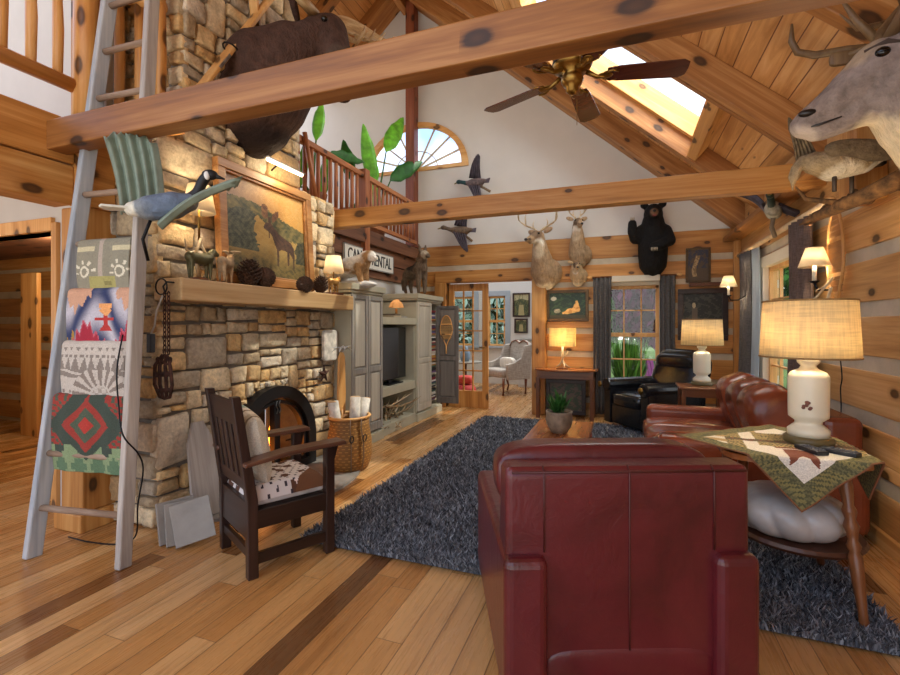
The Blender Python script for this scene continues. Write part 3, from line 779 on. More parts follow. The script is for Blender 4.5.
for x in (.1, SD - .08):
    for y in (.06, SW - .06): MB().box(x - .03, x + .03, y - .03, y + .03, 0, .1).build('foot', dark_wood('z'), sf)

# ---------------------------------------------------------------- black leather recliner
BLKL = leather('black_leather', '#131418', .2, .6)
br = thing('leather_recliner', 'black leather recliner with a brass knob arm, in the corner by the back window', 'armchair', (.03, 6.23, RZ0), 128)
# local +y is the way it faces, origin at the front centre
w = .41
MB().box(-w + .12, w - .12, -.8, -.06, .08, .3).build('base', BLKL, br, bev=.03, seg=3)
MB().box(-w + .13, w - .13, -.07, -.01, .06, .32).build('footrest', BLKL, br, bev=.025, seg=3)
b = MB(); b.sup((0, -.34, .38), (w - .13, .36, .1), (.45, .3)); b.build('seat_cushion', BLKL, br, True)
for s in (-1, 1):
    b = MB(); b.box(s*(w-.06) - .07, s*(w-.06) + .07, -.86, .0, .05, .55); b.tube([(s*(w-.06), -.87, .55), (s*(w-.06), .02, .55)], .085, 14)
    b.build('arm', BLKL, br, bev=.015)
M = Matrix.Translation((0, -.84, .60)) @ Euler((R(18), 0, 0)).to_matrix().to_4x4()
b = MB(); b.sup((0, 0, 0), (w - .03, .14, .42), (.45, .28), M=M); b.build('backrest', BLKL, br, True)
b = MB(); b.sup((0, -.87, .84), (w - .06, .12, .12), (.6, .3), (36, 14)); b.build('head_cushion', BLKL, br, True)
MB().ell((-w+.04, .07, .555), (.04, .02, .04)).build('arm_medallion', BRASS, br, True)
MB().ell((w-.04, .1, .555), (.04, .02, .04)).build('arm_medallion', BRASS, br, True)

# ---------------------------------------------------------------- coffee table with a potted plant
ct = thing('coffee_table', 'low cherry-brown coffee table in front of the burgundy recliner', 'table', (-.5, 3.85, RZ0))
MB().box(-.25, .25, -.75, .72, .385, .415).build('tabletop', cherry('y'), ct, bev=.008)
MB().box(-.21, .21, -.68, .66, .32, .385).build('apron', cherry('y'), ct)
for x in (-.21, .21):
    for y in (-.7, .67): MB().box(x - .025, x + .025, y - .025, y + .025, 0, .385).build('leg', cherry('z'), ct, bev=.005)
pp = thing('potted_plant', 'small green leafy plant in a mottled stoneware pot on the coffee table', 'plant', (-.5, 4.02, .445))
POTM = flat('stoneware', '#8E7C66', .55, 0, .3, 14, .3)
MB().lathe([(.055, 0), (.07, .008), (.1, .06), (.115, .12), (.108, .165), (.112, .185), (.1, .185), (.095, .15), (.0, .14)], n=28).build('pot', POTM, pp, True)
MB().lathe([(.0, .165), (.094, .165)]).build('soil', flat('soil', '#2A1E16', .95), pp)
lf = MB()
for k in range(46):
    an = random.uniform(0, 2*PI); el = random.uniform(.7, 1.5); Ln = random.uniform(.14, .24)
    d = Vector((math.cos(an)*math.cos(el), math.sin(an)*math.cos(el), math.sin(el))); s = Vector((-math.sin(an), math.cos(an), 0)) * .016
    o0 = Vector((random.uniform(-.04, .04), random.uniform(-.04, .04), .165))
    lf.add([o0, o0 + d*Ln*.55 + s, o0 + d*Ln + Vector((0, 0, -.02)), o0 + d*Ln*.55 - s], [(0, 1, 2, 3)])
lf.build('foliage', flat('leaf', '#356B2C', .5, 0, .35, 14, .1), pp)

# ---------------------------------------------------------------- turned-leg end table, quilt, big lamp
et = thing('end_table', 'cherry end table with turned splayed legs and a lower shelf, under the quilt', 'table', (.82, 2.82, RZ0))
MB().prism([(-.055 + .30 * math.copysign(abs(math.cos(2*PI*i/48)) ** .35, math.cos(2*PI*i/48)), .30 * math.copysign(abs(math.sin(2*PI*i/48)) ** .35, math.sin(2*PI*i/48))) for i in range(48)], .685, .71, lambda a, c_, d: (a, c_, d)).build('tabletop', cherry('x'), et)
legp = [(.018, 0), (.024, .03), (.021, .07), (.030, .2), (.034, .3), (.022, .32), (.036, .345), (.022, .37), (.026, .4), (.038, .43), (.024, .46), (.034, .49), (.034, .5), (.024, .52), (.033, .6), (.026, .68)]
legp = [(r_ * .82, z_) for r_, z_ in legp]
for x, y in ((.17, -.3), (-.36, -.25), (.2, .27), (-.34, .26)):
    M = Matrix.Translation((x, y, 0)) @ Vector((-x * .28, -y * .28, .69)).to_track_quat('Z', 'Y').to_matrix().to_4x4()
    MB().lathe(legp, n=16, M=M).build('leg', walnut('z'), et, True)
MB().lathe([(0, .27), (.29, .27), (.3, .285), (.29, .3), (0, .3)], n=40, sx=.95, sy=.95).build('shelf', wood('darkwalnut', '#2E1810', '#47281A', '#5E3826', 'x', .3, 0, .1), et)
tu = thing('ceramic_vessel', 'white swirled ceramic vessel with grey ribs, on the end table shelf', 'vase', (.78, 2.8, .331))
V = []; F = []; nu, nv = 144, 20
vp_ = [(.002, 0), (.17, 0), (.2, .008), (.232, .03), (.252, .06), (.26, .09), (.255, .12), (.238, .148), (.208, .17), (.16, .185), (.1, .193), (.002, .196)]
for j in range(nv + 1):
    q_ = j / nv * (len(vp_) - 1); i0 = min(int(q_), len(vp_) - 2); t_ = q_ - i0
    r0 = vp_[i0][0] + (vp_[i0+1][0] - vp_[i0][0]) * t_; z0_ = vp_[i0][1] + (vp_[i0+1][1] - vp_[i0][1]) * t_
    for i in range(nu):
        th = 2*PI*i/nu; rr = r0 * (.90 + .10 * abs(math.sin(5 * th + 9 * z0_)) ** .6)
        V.append((rr * math.cos(th), rr * math.sin(th), z0_))
for j in range(nv):
    for i in range(nu): F.append((j*nu+i, j*nu+(i+1) % nu, (j+1)*nu+(i+1) % nu, (j+1)*nu+i))
MB().add(V, F).build('body', flat('glazed_white', '#B4B1AF', .3, 0, .12, 6, .05), tu, True)
# quilt: laid on the table top, its point hanging at the front
QF, QL, QR = Vector((.75, 2.28)), Vector((.28, 2.82)), Vector((1.31, 2.77))
def quilt_pos(u, v):
    p = QF + (QR - QF) * u + (QL - QF) * v
    ex = max(0, p.x - 1.078); ey = max(0, 2.513 - p.y)
    x = min(p.x, 1.078); y = max(p.y, 2.513)
    x += .12 * ex; y -= .10 * ey + (.01 * math.sin(26 * p.x) * min(1, ey * 9))
    return (x, y, .748 - .97 * ex - .97 * ey + .0025 * math.sin(31 * u) * math.sin(29 * v) - (.006 if ex + ey > 0 else 0) + .004)
def quilt_col(u, v):
    n_ = math.sin(91 * u + 37 * v * v * 9) * math.sin(83 * v + 29 * u * u * 7)
    g = '#857C4C' if n_ > .15 else ('#565639' if n_ > -.3 else '#6E6A48'); C_, B_, T = '#E8E0D0', '#7E4630', '#BC9E6A'
    m_ = min(u, v, 1 - u, 1 - v)
    if m_ < .012: return '#8A5A3A'
    if m_ < .12: return g
    s_, t_ = u + v, u - v
    if s_ < .78 and abs(t_) < .26:
        if abs(t_) < .11 and .40 + (.11 - abs(t_)) * .9 < s_ < .74: return B_
        return C_
    if s_ < .84 and abs(t_) < .3: return B_ if abs(t_) < .16 else C_
    if abs(t_) > .55: return C_ if (int((u + v) * 9) % 2) else T
    if .98 < s_ < 1.10: return B_ if n_ > .1 else g
    if s_ > 1.45: return C_ if abs(t_) < .22 else T
    if abs(abs(t_) - .34) < .06: return C_
    return g if n_ > -.05 else T
tag(painted_grid('quilt', 96, 96, quilt_pos, quilt_col, painted('quilt_cotton', .9, .5), None, .006),
    'patchwork quilt in cream, olive and rust draped over the end table', 'quilt')
def lamp_body(root, s=1.0):
    CER = flat('cream_ceramic', '#E2D8BE', .28, 0, .05, 5, .02); WD = flat('lamp_foot', '#6A5A34', .45, 0, .15, 9, .1)
    MB().lathe([(.105*s, 0), (.108*s, .012*s), (.108*s, .03*s), (.095*s, .04*s)], n=32).build('base', WD, root, True)
    MB().lathe([(.088*s, .04*s), (.09*s, .07*s), (.075*s, .085*s), (.058*s, .10*s), (.058*s, .112*s), (.085*s, .135*s), (.086*s, .15*s), (.088*s, .33*s), (.086*s, .345*s), (.075*s, .362*s), (.04*s, .38*s), (.032*s, .395*s), (.048*s, .412*s), (.05*s, .428*s), (.03*s, .44*s), (.0, .44*s)], n=32).build('body', CER, root, True)
    MB().tube([(0, 0, .44*s), (0, 0, .72*s)], .006*s, 8).build('stem', BRASS, root, True)
    SH_ = _cache.setdefault('drumshade', shade_mat('linen_shade', '#F4E2BA', True, .55))
    b = MB(); n_ = 40
    prof = [(.210*s, .44*s), (.196*s, .725*s)]
    b.lathe([(prof[0][0], prof[0][1]), (prof[1][0], prof[1][1])], n=n_); b.f = [f for f in b.f if len(f) == 4]
    o = b.build('lamp_shade', SH_, root, True, solid=.003)
    for r_, z in prof:
        tr = MB(); tr.tube([(r_*math.cos(2*PI*i/40), r_*math.sin(2*PI*i/40), z) for i in range(41)], .005*s, 6)
        tr.build('trim', flat('shade_trim', '#8E6C3C', .8), o, True)
    MB().ell((0, 0, .56*s), (.03*s, .03*s, .045*s)).build('bulb', emit('bulb_glow', '#FFD9A0', 6), root, True)
    point_light(root, (.0, .0, .6*s), 20 * s)
l1 = thing('table_lamp', 'large cream ceramic lamp with a linen drum shade, on the quilted end table', 'lamp', (.895, 2.87, .752))
lamp_body(l1)
fl = MB()
for k in range(9):
    an = R(250 + random.uniform(-12, 10)); z = .2 + random.uniform(-.02, .02)
    fl.ell((.088*math.cos(an), .088*math.sin(an), z), (.009, .009, .008), n=(8, 5))
fl.build('painted_flower', flat('rust_glaze', '#7A4A3A', .4), l1, True)
# two remotes
for k, (x, y, a, lb) in enumerate([(.84, 2.66, 20, 'black remote control lying left of the other on the quilt'), (.95, 2.66, 48, 'black remote control lying right of the other on the quilt')]):
    r_ = thing('remote_control', lb, 'remote control', (x, y, .755), a)
    MB().box(-.028, .028, -.075, .075, 0, .02).build('case', flat('black_plastic', '#1B1D22', .4), r_, bev=.006)
    q = MB()
    for i in range(3):
        for j in range(5): q.box(-.02 + i*.016, -.01 + i*.016, -.06 + j*.022, -.047 + j*.022, .02, .023)
    q.build('buttons', flat('grey_plastic', '#5A5F68', .5), r_)

# ---------------------------------------------------------------- side table with twin lamp
stb = thing('side_table', 'dark walnut side table between the sofa and the black recliner', 'table', (.80, 5.74, RZ0))
MB().box(-.22, .26, -.24, .22, .64, .665).build('tabletop', walnut('x'), stb, bev=.006)
MB().box(-.18, .22, -.2, .18, .56, .64).build('apron', walnut('x'), stb)
for x in (-.18, .21):
    for y in (-.2, .17): MB().box(x-.02, x+.02, y-.02, y+.02, 0, .64).build('leg', walnut('z'), stb, bev=.004)
MB().box(-.18, .21, -.19, .17, .2, .22).build('shelf', walnut('x'), stb)
l2 = thing('table_lamp', 'white ceramic lamp with a linen drum shade, on the side table beside the black recliner', 'lamp', (.83, 5.80, .697))
lamp_body(l2, 1.0)

# ---------------------------------------------------------------- mission armchair with cushions
mc_ = thing('wooden_armchair', 'dark espresso mission-style armchair facing the fireplace', 'chair', (-1.96, 2.275, 0), -28)
DW = dark_wood
hw, hd = .235, .25
for s in (-1, 1):
    MB().box(s*hw - .025, s*hw + .025, hd - .055, hd + .0, 0, .635).build('leg', DW('z'), mc_, bev=.005)
    b = MB()
    p = [(-hd, 0), (-hd + .055, 0), (-hd + .05, .42), (-hd - .04, .98), (-hd - .085, .98), (-hd - .005, .42)]
    b.prism(p, s*hw - .024, s*hw + .024, lambda a, c_, d: (d, a, c_)); b.build('leg', DW('z'), mc_, bev=.004)
    MB().box(s*hw - .02, s*hw + .02, -hd + .03, hd - .03, .26, .36).build('seat_rail', DW('y'), mc_, bev=.004)
    MB().box(s*hw - .015, s*hw + .015, -hd + .03, hd - .03, .07, .13).build('stretcher', DW('y'), mc_, bev=.004)
    b = MB()
    b.prism([(-hd - .03, .61), (-hd - .03, .632), (-.05, .66), (hd + .05, .665), (hd + .06, .64), (-.05, .635)], s*hw - .055 + s*.012, s*hw + .055 + s*.012, lambda a, c_, d: (d, a, c_))
    b.build('armrest', wood('armtop', '#3A241A', '#5A3A2A', '#7A5644', 'y', .28, 0, .05), mc_, bev=.006)
    b = MB(); b.prism([(hd - .05, .635), (hd + .03, .635), (hd - .01, .5), (hd - .05, .45)], s*hw - .012, s*hw + .012, lambda a, c_, d: (d, a, c_)); b.build('corbel', DW('z'), mc_)
MB().box(-hw, hw, hd - .05, hd - .012, .26, .36).build('seat_rail', DW('x'), mc_, bev=.004)
MB().box(-hw, hw, -hd + .005, -hd + .045, .2, .4).build('seat_rail', DW('x'), mc_, bev=.004)
MB().box(-hw, hw, -hd + .01, -hd + .04, .1, .15).build('stretcher', DW('x'), mc_, bev=.004)
MB().box(-hw, hw, -hd + .05, hd - .05, .34, .36).build('seat_board', DW('x'), mc_)
def backplane(z): return -hd + .02 - (z - .42) * .145
def slat(x0, x1, z0, z1, nm, ax):
    b = MB(); b.add([(x0, backplane(z0)-.012, z0), (x1, backplane(z0)-.012, z0), (x1, backplane(z1)-.012, z1), (x0, backplane(z1)-.012, z1), (x0, backplane(z0)+.012, z0), (x1, backplane(z0)+.012, z0), (x1, backplane(z1)+.012, z1), (x0, backplane(z1)+.012, z1)],
      [(0,1,2,3),(4,7,6,5),(0,4,5,1),(1,5,6,2),(2,6,7,3),(3,7,4,0)])
    b.build(nm, DW(ax), mc_, bev=.003)
slat(-hw + .02, hw - .02, .82, .95, 'crest_rail', 'x'); slat(-hw + .02, hw - .02, .46, .53, 'back_rail', 'x')
for k in range(5):
    x = -.18 + .09 * k; slat(x - .026, x + .026, .53, .82, 'slat', 'z')
def cow_col(u, v):
    f = math.sin(11*u + 3*math.sin(7*v)) * math.sin(13*v + 2*math.sin(9*u)) + .4 * math.sin(31*u + 5*v) * math.sin(27*v)
    if u + v > 1.55: return '#6E4528'
    if f > .5: return '#5A3826'
    if math.sin(47*u + 9*v) * math.sin(53*v - 7*u) > .72: return '#3A3038'
    return '#D9D0CC'
def cow_pos(u, v):
    x, y = (u - .5) * .43, (v - .5) * .44
    e_ = min(u, 1-u, v, 1-v); z = .47 - .075 * max(0, 1 - e_ / .1) ** 2
    return (x, y, z + .012 * math.sin(PI*u) * math.sin(PI*v))
cw = painted_grid('seat_cushion', 60, 60, cow_pos, cow_col, painted('cowhide', .85), None, .0)
cw.location = (-1.96, 2.275, 0); cw.rotation_euler = (0, 0, R(-28))
q = MB(); q.box(-.205, .205, -.21, .21, .362, .42); q.build('cushion_body', flat('cowhide_edge', '#CFC5BF', .9, 0, .15, 12, .2), cw, bev=.02, seg=3)
tag(cw, 'spotted cowhide seat cushion on the dark wooden armchair', 'cushion')
# striped pillow leaning on the chair back
def pil_col(u, v):
    u = 1 - u
    if .15 < u < .2 or .44 < u < .5: return '#8A7A62'
    if u > .62: return '#3E6E62' if (u > .72 and math.sin(40*v) * math.sin(23*u) > -.2) else '#9AB0A0'
    if .2 < u < .3: return '#C9BCA2'
    return '#E0D6C2'
def pil(side):
    def f(u, v):
        p = (max(0, 1 - abs(2*u-1) ** 3.2) * max(0, 1 - abs(2*v-1) ** 3.2)) ** .5
        return ((u - .5) * .40, side * .075 * p, (v - .5) * .40)
    return f
PM = painted('striped_pillow', .9, .35)
pl = thing('throw_pillow', 'cream pillow with green and brown stripes, on the dark wooden armchair', 'pillow', (-2.035, 2.14, .675), -28)
for s in (-1, 1):
    o = painted_grid('front' if s > 0 else 'back', 40, 40, pil(s), pil_col, PM, pl); o.rotation_euler = (R(12), R(8), 0)
# ---------------------------------------------------------------- apple ladder with blankets
RUSTB = flat('rusty_bolt', '#3A2C26', .6, .5, .2, 30, .2)
ld = thing('wooden_ladder', 'weathered grey-white orchard ladder leaning by the chimney, hung with blankets', 'ladder', (-2.9, 1.76, 0))
def railp(s, z):   # s=0 left, 1 right; local
    t = z / 3.7
    x = (-3.23 + .10 * t) if s == 0 else (-2.61 - .15 * t)
    return Vector((x + 2.9, (1.70 + .40 * t if s == 0 else 1.80 + .30 * t) - 1.76, z))
for s in (0, 1):
    b = MB(); p, q = railp(s, 0), railp(s, 3.75); b.bar(p, q, .045, .085 if s == 0 else .074, (0, 1, 0)); o = b.build('rail', gray_wood('z') if s else wood('bluebarn', '#7E8894', '#A8AEB4', '#CCCCCA', 'z', .75, 0, .1), ld, bev=.008)
    bo = MB()
    for k in range(11):
        p = railp(s, .28 + .315 * k); bo.ell((p.x, p.y - .024, p.z), (.011, .006, .011), n=(10, 6))
    bo.build('bolt_heads', RUSTB, o, True)
for k in range(11):
    z = .28 + .315 * k
    b = MB(); b.tube([railp(0, z), railp(1, z)], .019, 10); b.build('rung', wood('rungwood', '#6E5846', '#8E7560', '#AE9884', 'x', .7, 0, .1), ld, True)
def fold(v): return v
def mk_blanket(zr, drop, x0f, x1f, col, label, m, lean=0):
    a, c = railp(0, zr), railp(1, zr)
    def pos(u, v):
        p = a.lerp(c, x0f + (x1f - x0f) * u)
        th = .03
        if v > .93:   # over the rung
            an = (v - .93) / .07 * PI * .9
            return (p.x - 2.9 + 2.9 , p.y - th * math.cos(an), zr + th * math.sin(an) + .006)
        t = (.93 - v) / .93
        w = .007 * math.sin(9 * u + 2) * t + .004 * math.sin(21 * u)
        return (p.x + .012 * math.sin(2.5 * u) * t, p.y - th - .012 * math.sin(PI * t) + w, zr - drop * t)
    o = painted_grid('blanket', 66, 66, pos, col, m, None, .012)
    o.location = (-2.9, 1.76, 0)
    q = o.modifiers.new('b', 'BEVEL'); o.modifiers.remove(q)
    return tag(o, label, 'blanket', 'folded blankets hung on the ladder')
WOOL = painted('wool', .95, .5)
tri = lambda x: abs((x % 1) * 2 - 1)
def b_olive(u, v):
    base = '#8F8A78'
    if abs(u - .47) < .05: base = '#B0A294'
    for cx in (.17, .83):
        r_ = math.hypot((u - cx) * 1.05, (v - .42))
        if .07 < r_ < .11: return '#D9D2BC'
        if .14 < r_ < .22 and math.sin(8 * math.atan2(v - .42, u - cx)) > .45 and v > .38: return '#D9D2BC'
        if abs(u - cx) < .17 and .80 < v < .9: return '#C9BF9C'
    if .28 < u < .72 and .08 < v < .34: return '#A8A064' if not (abs(u - .58) < .05 and abs(v - .2) < .04) else '#8A8250'
    if v < .06: return '#B8B08C'
    return base
def b_navy(u, v):
    # saw-tooth bands blending navy, white, peach and red
    sw = .13 * tri(u * 9 + .5)
    pk = max(1 - abs(u - .16) / .24, 1 - abs(u - 1.0) / .2)
    if pk > 0 and v > 1.0 - .30 * pk - sw: return '#CC9E82'
    if abs(u - .64) < .10 and .70 < v < .78: return '#E8A468'
    if abs(u - .64) < .10 - abs(v - .66) * 1.0 and .58 < v < .72: return '#E8A468'
    if abs(u - .64) < .03 and .44 < v < .6: return '#B83A38'
    if abs(u - .64) < .15 and .5 < v < .545: return '#B83A38'
    if abs(u - .64) < (.48 - v) * .7 and .33 < v < .48: return '#B83A38'
    pr = max(1 - abs(u - .34) / .32, 1 - abs(u - 1.02) / .28)
    h = .44 * max(0, pr) + .15 * tri(u * 10) * (1 if pr > -.2 else .5) - .02
    if v < h - .30 - .1 * tri(u * 16): return '#2A3560'
    if v < h - .05: return '#A62A3E'
    if v < h: return '#C05A6A'
    if u < .13 and v < h + .12: return '#A8803A'
    t = abs(v - .6) / .4 + .25 * math.sin(6 * u)
    a, z = lin('#2E3A62'), lin('#C2BEC8'); t = min(1, max(0, .5 + .5 * math.sin(7.5 * v + 3 * math.cos(6.3 * u))))
    return tuple(p + (q - p) * t for p, q in zip(a, z))
def b_cream(u, v):
    W, G = '#C6BDB2', '#8A8077'
    if v > .86: return W if v > .93 or tri(u * 9) > (v - .86) * 9 else G
    if .76 < v < .8: return G if tri(u * 12) > .4 else W
    if .56 < v < .76: return W if tri(u * 8) < (v - .56) * 4.5 else G
    dx, dy = u - .62, (v - .12) * .85; r_ = math.hypot(dx, dy); an = math.atan2(dy, dx)
    if .13 < r_ < .42 and .3 < an < 3.4: return '#8A7E74' if math.sin(an * 17) > 0 and r_ > .16 else W
    if r_ < .13: return '#A89C90' if math.sin(60 * u) * math.sin(50 * v) > 0 else W
    if .42 < v < .56: return G if tri(u * 2 + v * 8) > .35 else W
    return W if not (u < .3 and v < .22 and math.sin(50*u)*math.sin(40*v) > .5) else G
def b_green(u, v):
    RD, GR, DG, LG_ = '#9C3A30', '#4E5A48', '#3E4A40', '#869A72'
    d = abs(u - .5) * 1.0 + abs(v - .62) * .95
    st = math.floor(d * 18) / 18
    if st < .11: return '#B23A30'
    if st < .2: return GR
    if st < .32: return RD
    if st < .40: return DG
    if v > .35 and st > .5: return RD if (math.floor(u * 22 + v * 9) + math.floor(v * 26)) % 3 else GR
    if .22 < v < .36: return LG_ if tri(math.floor(u * 24) / 8 + .2) > 2.6 * (v - .12) else DG
    if v < .22: return (LG_ if tri(math.floor(u * 24) / 6) > .5 + .3 * math.sin(20 * v) else '#5E7A5C')
    return DG
mk_blanket(1.84, .30, .14, .94, b_olive, 'olive-grey blanket with pale sun motifs, topmost on the ladder', WOOL)
mk_blanket(1.54, .34, .08, .97, b_navy, 'navy, red and peach saw-tooth blanket, second from the top on the ladder', WOOL)
mk_blanket(1.225, .33, .10, .96, b_cream, 'cream and taupe feather-pattern blanket on the ladder, above the red and green one', WOOL)
mk_blanket(.91, .41, .07, .96, b_green, 'red and green diamond-pattern blanket, lowest on the ladder', WOOL)
tag(MB().tube(smooth([(-2.70, 1.86, 1.3), (-2.69, 1.82, 1.1), (-2.66, 1.81, .9), (-2.61, 1.80, .74), (-2.585, 1.87, .62), (-2.63, 1.93, .5), (-2.66, 1.92, .3), (-2.72, 1.95, .1), (-2.9, 1.97, .012), (-3.1, 1.93, .01), (-3.3, 1.93, .01)]), .0045, 7).build('extension_cord', BLACKM, None, True), 'black extension cord running down the ladder rail to the floor', 'cord')

# ---------------------------------------------------------------- mantel and what hangs on it
mt = thing('mantel_shelf', 'thick pine mantel beam over the stone fireplace', 'mantel', (-2.77, 3.22, 1.515))
MB().box(-.13, .12, -1.02, 1.02, 0, .148).build('beam', wood('mantel', '#8E6C42', '#B89464', '#D0B084', 'y', .55, 0, .02), mt, bev=.01)
pt = thing('framed_painting', 'large wood-framed painting of a moose in a meadow, above the mantel', 'painting', (-2.86, 3.2, 2.15))
PW, PH = .555, .47
M_ = Matrix.Translation((.012, 0, 0)) @ Euler((0, R(-3), 0)).to_matrix().to_4x4()
fr = MB()
for a in ((-PW, PW, PH - .07, PH), (-PW, PW, -PH, -PH + .07), (-PW, -PW + .07, -PH + .07, PH - .07), (PW - .07, PW, -PH + .07, PH - .07)): fr.box(-.01, .05, *a, M=M_)
for a in ((-PW+.06, PW-.06, PH - .09, PH - .065), (-PW+.06, PW-.06, -PH + .065, -PH + .09), (-PW + .065, -PW + .09, -PH + .07, PH - .07), (PW - .09, PW - .065, -PH + .07, PH - .07)): fr.box(-.01, .035, *a, M=M_)
fr.build('frame', wood('oakframe', '#7E5228', '#A87440', '#C89A62', 'y', .4, 0, .1), pt, bev=.006)
def fbm(x, y): return .5 * math.sin(9*x + 4*math.sin(5*y)) * math.sin(8*y + 3*math.sin(7*x)) + .3 * math.sin(23*x + 5*math.sin(17*y)) * math.sin(21*y + x*6) + .2 * math.sin(51*x + 9*y) * math.sin(47*y - 13*x)
def inside(poly, x, y):
    c = False; j = len(poly) - 1
    for i in range(len(poly)):
        xi, yi = poly[i]; xj, yj = poly[j]
        if (yi > y) != (yj > y) and x < (xj - xi) * (y - yi) / (yj - yi) + xi: c = not c
        j = i
    return c
MOOSE = [(.44,.47),(.47,.50),(.52,.51),(.56,.47),(.63,.42),(.72,.38),(.79,.36),(.83,.31),(.84,.22),(.83,.10),(.815,.10),(.81,.2),(.77,.25),(.755,.12),(.735,.12),(.73,.26),(.66,.27),(.62,.25),(.615,.10),(.595,.10),(.595,.26),(.57,.30),(.54,.38),(.51,.41),(.505,.36),(.495,.36),(.49,.42),(.46,.43),(.43,.44)]
def mixc(a, b, t):
    t = min(1, max(0, t)); return tuple(p + (q - p) * t for p, q in zip(lin(a), lin(b)))
def paint_moose(u, v):
    f = fbm(u * 1.6, v * 1.6); g = fbm(u * 4.1 + 2, v * 3.7 + 1); mv = (v - .02) / 1.17
    if inside(MOOSE, u, mv): return mixc('#2E1D14', '#6A462C', .45 + .5 * g + .5 * (mv - .3))
    if mv > .5:
        if math.hypot((u - .455) / 1.0, (mv - .605) / 1.35) < .05 - .018 * (math.sin(26 * u) > .2) and u > .41: return mixc('#5A3820', '#96683C', .5 + g)
        if math.hypot((u - .575 - (mv - .57) * .7) / .8, (mv - .575) / 1.3) < .05 - .016 * (math.sin(40 * u) > .2): return mixc('#5A3820', '#8E6038', .5 + g)
        if abs(u - .51) < .012 + (mv - .5) * .12 and mv < .56: return '#4A2E1C'
    hill = .76 + .06 * math.sin(4.2 * u + .4) - .10 * u + .02 * g; hill2 = hill - .16 + .06 * math.sin(7 * u)
    if v > hill: return mixc(mixc('#9A7E6E', '#D9A24C', u * 1.3), '#E6C488', (v - hill) * 1.2 * (1 - abs(u - .6)) + .25 * g)
    if v > hill2: return mixc('#3E4428', '#8A7A44', .45 + .8 * f + .4 * g)
    if u < .34 + .06 * f and v > .26: return mixc('#2A3020', '#6A6A4C', .4 + .8 * g)
    if u > .86 + .04 * f and v > .2: return mixc('#262C1C', '#5E5634', .4 + .8 * g)
    base = mixc('#A8843E', '#C9A65E', .5 + .7 * f)
    dk = mixc('#4A4222', '#7E6A34', .5 + .9 * g)
    t = min(1, max(0, (.36 - v) / .22)) + .3 * f
    t = min(1, max(0, t)); return tuple(p + (q - p) * t for p, q in zip(base, dk))
def ppos(u, v): return tuple(M_ @ Vector((.012, -PW + .085 + u * (2*PW - .17), -PH + .085 + v * (2*PH - .17))))
painted_grid('canvas', 150, 130, ppos, paint_moose, painted('oil_paint', .5, .15), pt)
plg = thing('picture_light', 'slim lit picture light above the moose painting', 'lamp', (-2.86, 3.28, 2.7))
MB().tube([(.13, -.22, .02), (.13, .22, .02)], .014, 10).build('tube', emit('led_tube', '#FFE2B4', 9), plg, True)
MB().box(.11, .15, -.24, .24, .03, .042).build('hood', flat('dull_nickel', '#8A8680', .35, .8), plg)
MB().tube([(-.04, 0, .0), (.05, 0, .06), (.13, 0, .04)], .008, 8).build('arm', BLACKM, plg, True)
point_light(plg, (.15, 0, -.03), 5, (1, .8, .52), .1)

# antler lamp on the mantel, left
BONE = wood('antler', '#8E7452', '#C4AC86', '#E6D8BE', 'z', .5, 0, .1)
CREAMSH = shade_mat('cream_shade', '#F8EED8', False, .5)
def cone_shade(root, z0, z1, r0, r1, m=None, n_=28):
    b = MB(); b.lathe([(r0, z0), (r1, z1)], n=n_); b.f = [f for f in b.f if len(f) == 4]
    return b.build('lamp_shade', m or CREAMSH, root, True, solid=.003)
al = thing('antler_lamp', 'lamp with an antler stem and a cream shade at the left end of the mantel', 'lamp', (-2.75, 2.42, 1.664))
MB().lathe([(.06, 0), (.06, .015), (.03, .025), (0, .025)]).build('base', walnut('x'), al, True)
b = MB()
b.tube([(0, 0, .02), (.02, -.03, .09), (.0, -.03, .18), (.01, .01, .3)], [.016, .014, .012, .01], 8)
b.tube([(.02, -.03, .09), (.05, .06, .07), (.05, .12, .10)], [.011, .009, .003], 7); b.tube([(.0, -.03, .17), (.0, -.10, .2), (.01, -.12, .27)], [.01, .008, .003], 7)
b.tube([(.01, .03, .02), (.03, .07, .1), (.02, .03, .2), (.0, 0, .29)], [.013, .012, .01, .008], 7)
b.build('antler_stem', BONE, al, True)
cone_shade(al, .47, .66, .105, .07)
MB().ell((0, 0, .55), (.025, .025, .035)).build('bulb', emit('bulb_glow2', '#FFDDA6', 6), al, True)
MB().tube([(0, 0, .28), (0, 0, .55)], .008, 8).build('stem', BRASS, al, True)
point_light(al, (0, 0, .575), 9)
# lamp with a bear-cub base, right end
bl = thing('figurine_lamp', 'small lamp with a golden animal figurine base at the right end of the mantel', 'lamp', (-2.72, 3.98, 1.664))
MB().box(-.06, .06, -.09, .09, 0, .02).build('base', walnut('y'), bl, bev=.004)
GOLD = flat('gilt_resin', '#B58A4A', .5, .1, .25, 20, .2)
critter('figurine', [[(0, -.05, .13, .032), (0, .04, .13, .034)], [(.015, -.05, .12, .012), (.015, -.05, .025, .009)], [(-.015, -.05, .12, .012), (-.015, -.055, .025, .009)], [(.015, .045, .12, .012), (.015, .045, .025, .009)], [(-.015, .045, .12, .012), (-.015, .05, .025, .009)], [(0, .05, .14, .025), (0, .085, .165, .02), (0, .115, .15, .012)]], GOLD, bl, .006, 2)
MB().tube([(0, 0, .15), (0, 0, .3)], .006, 8).build('stem', BRASS, bl, True)
cone_shade(bl, .22, .39, .105, .07)
MB().ell((0, 0, .29), (.02, .02, .03)).build('bulb', emit('bulb_glow3', '#FFDDA6', 5), bl, True)
point_light(bl, (0, 0, .31), 4.5)
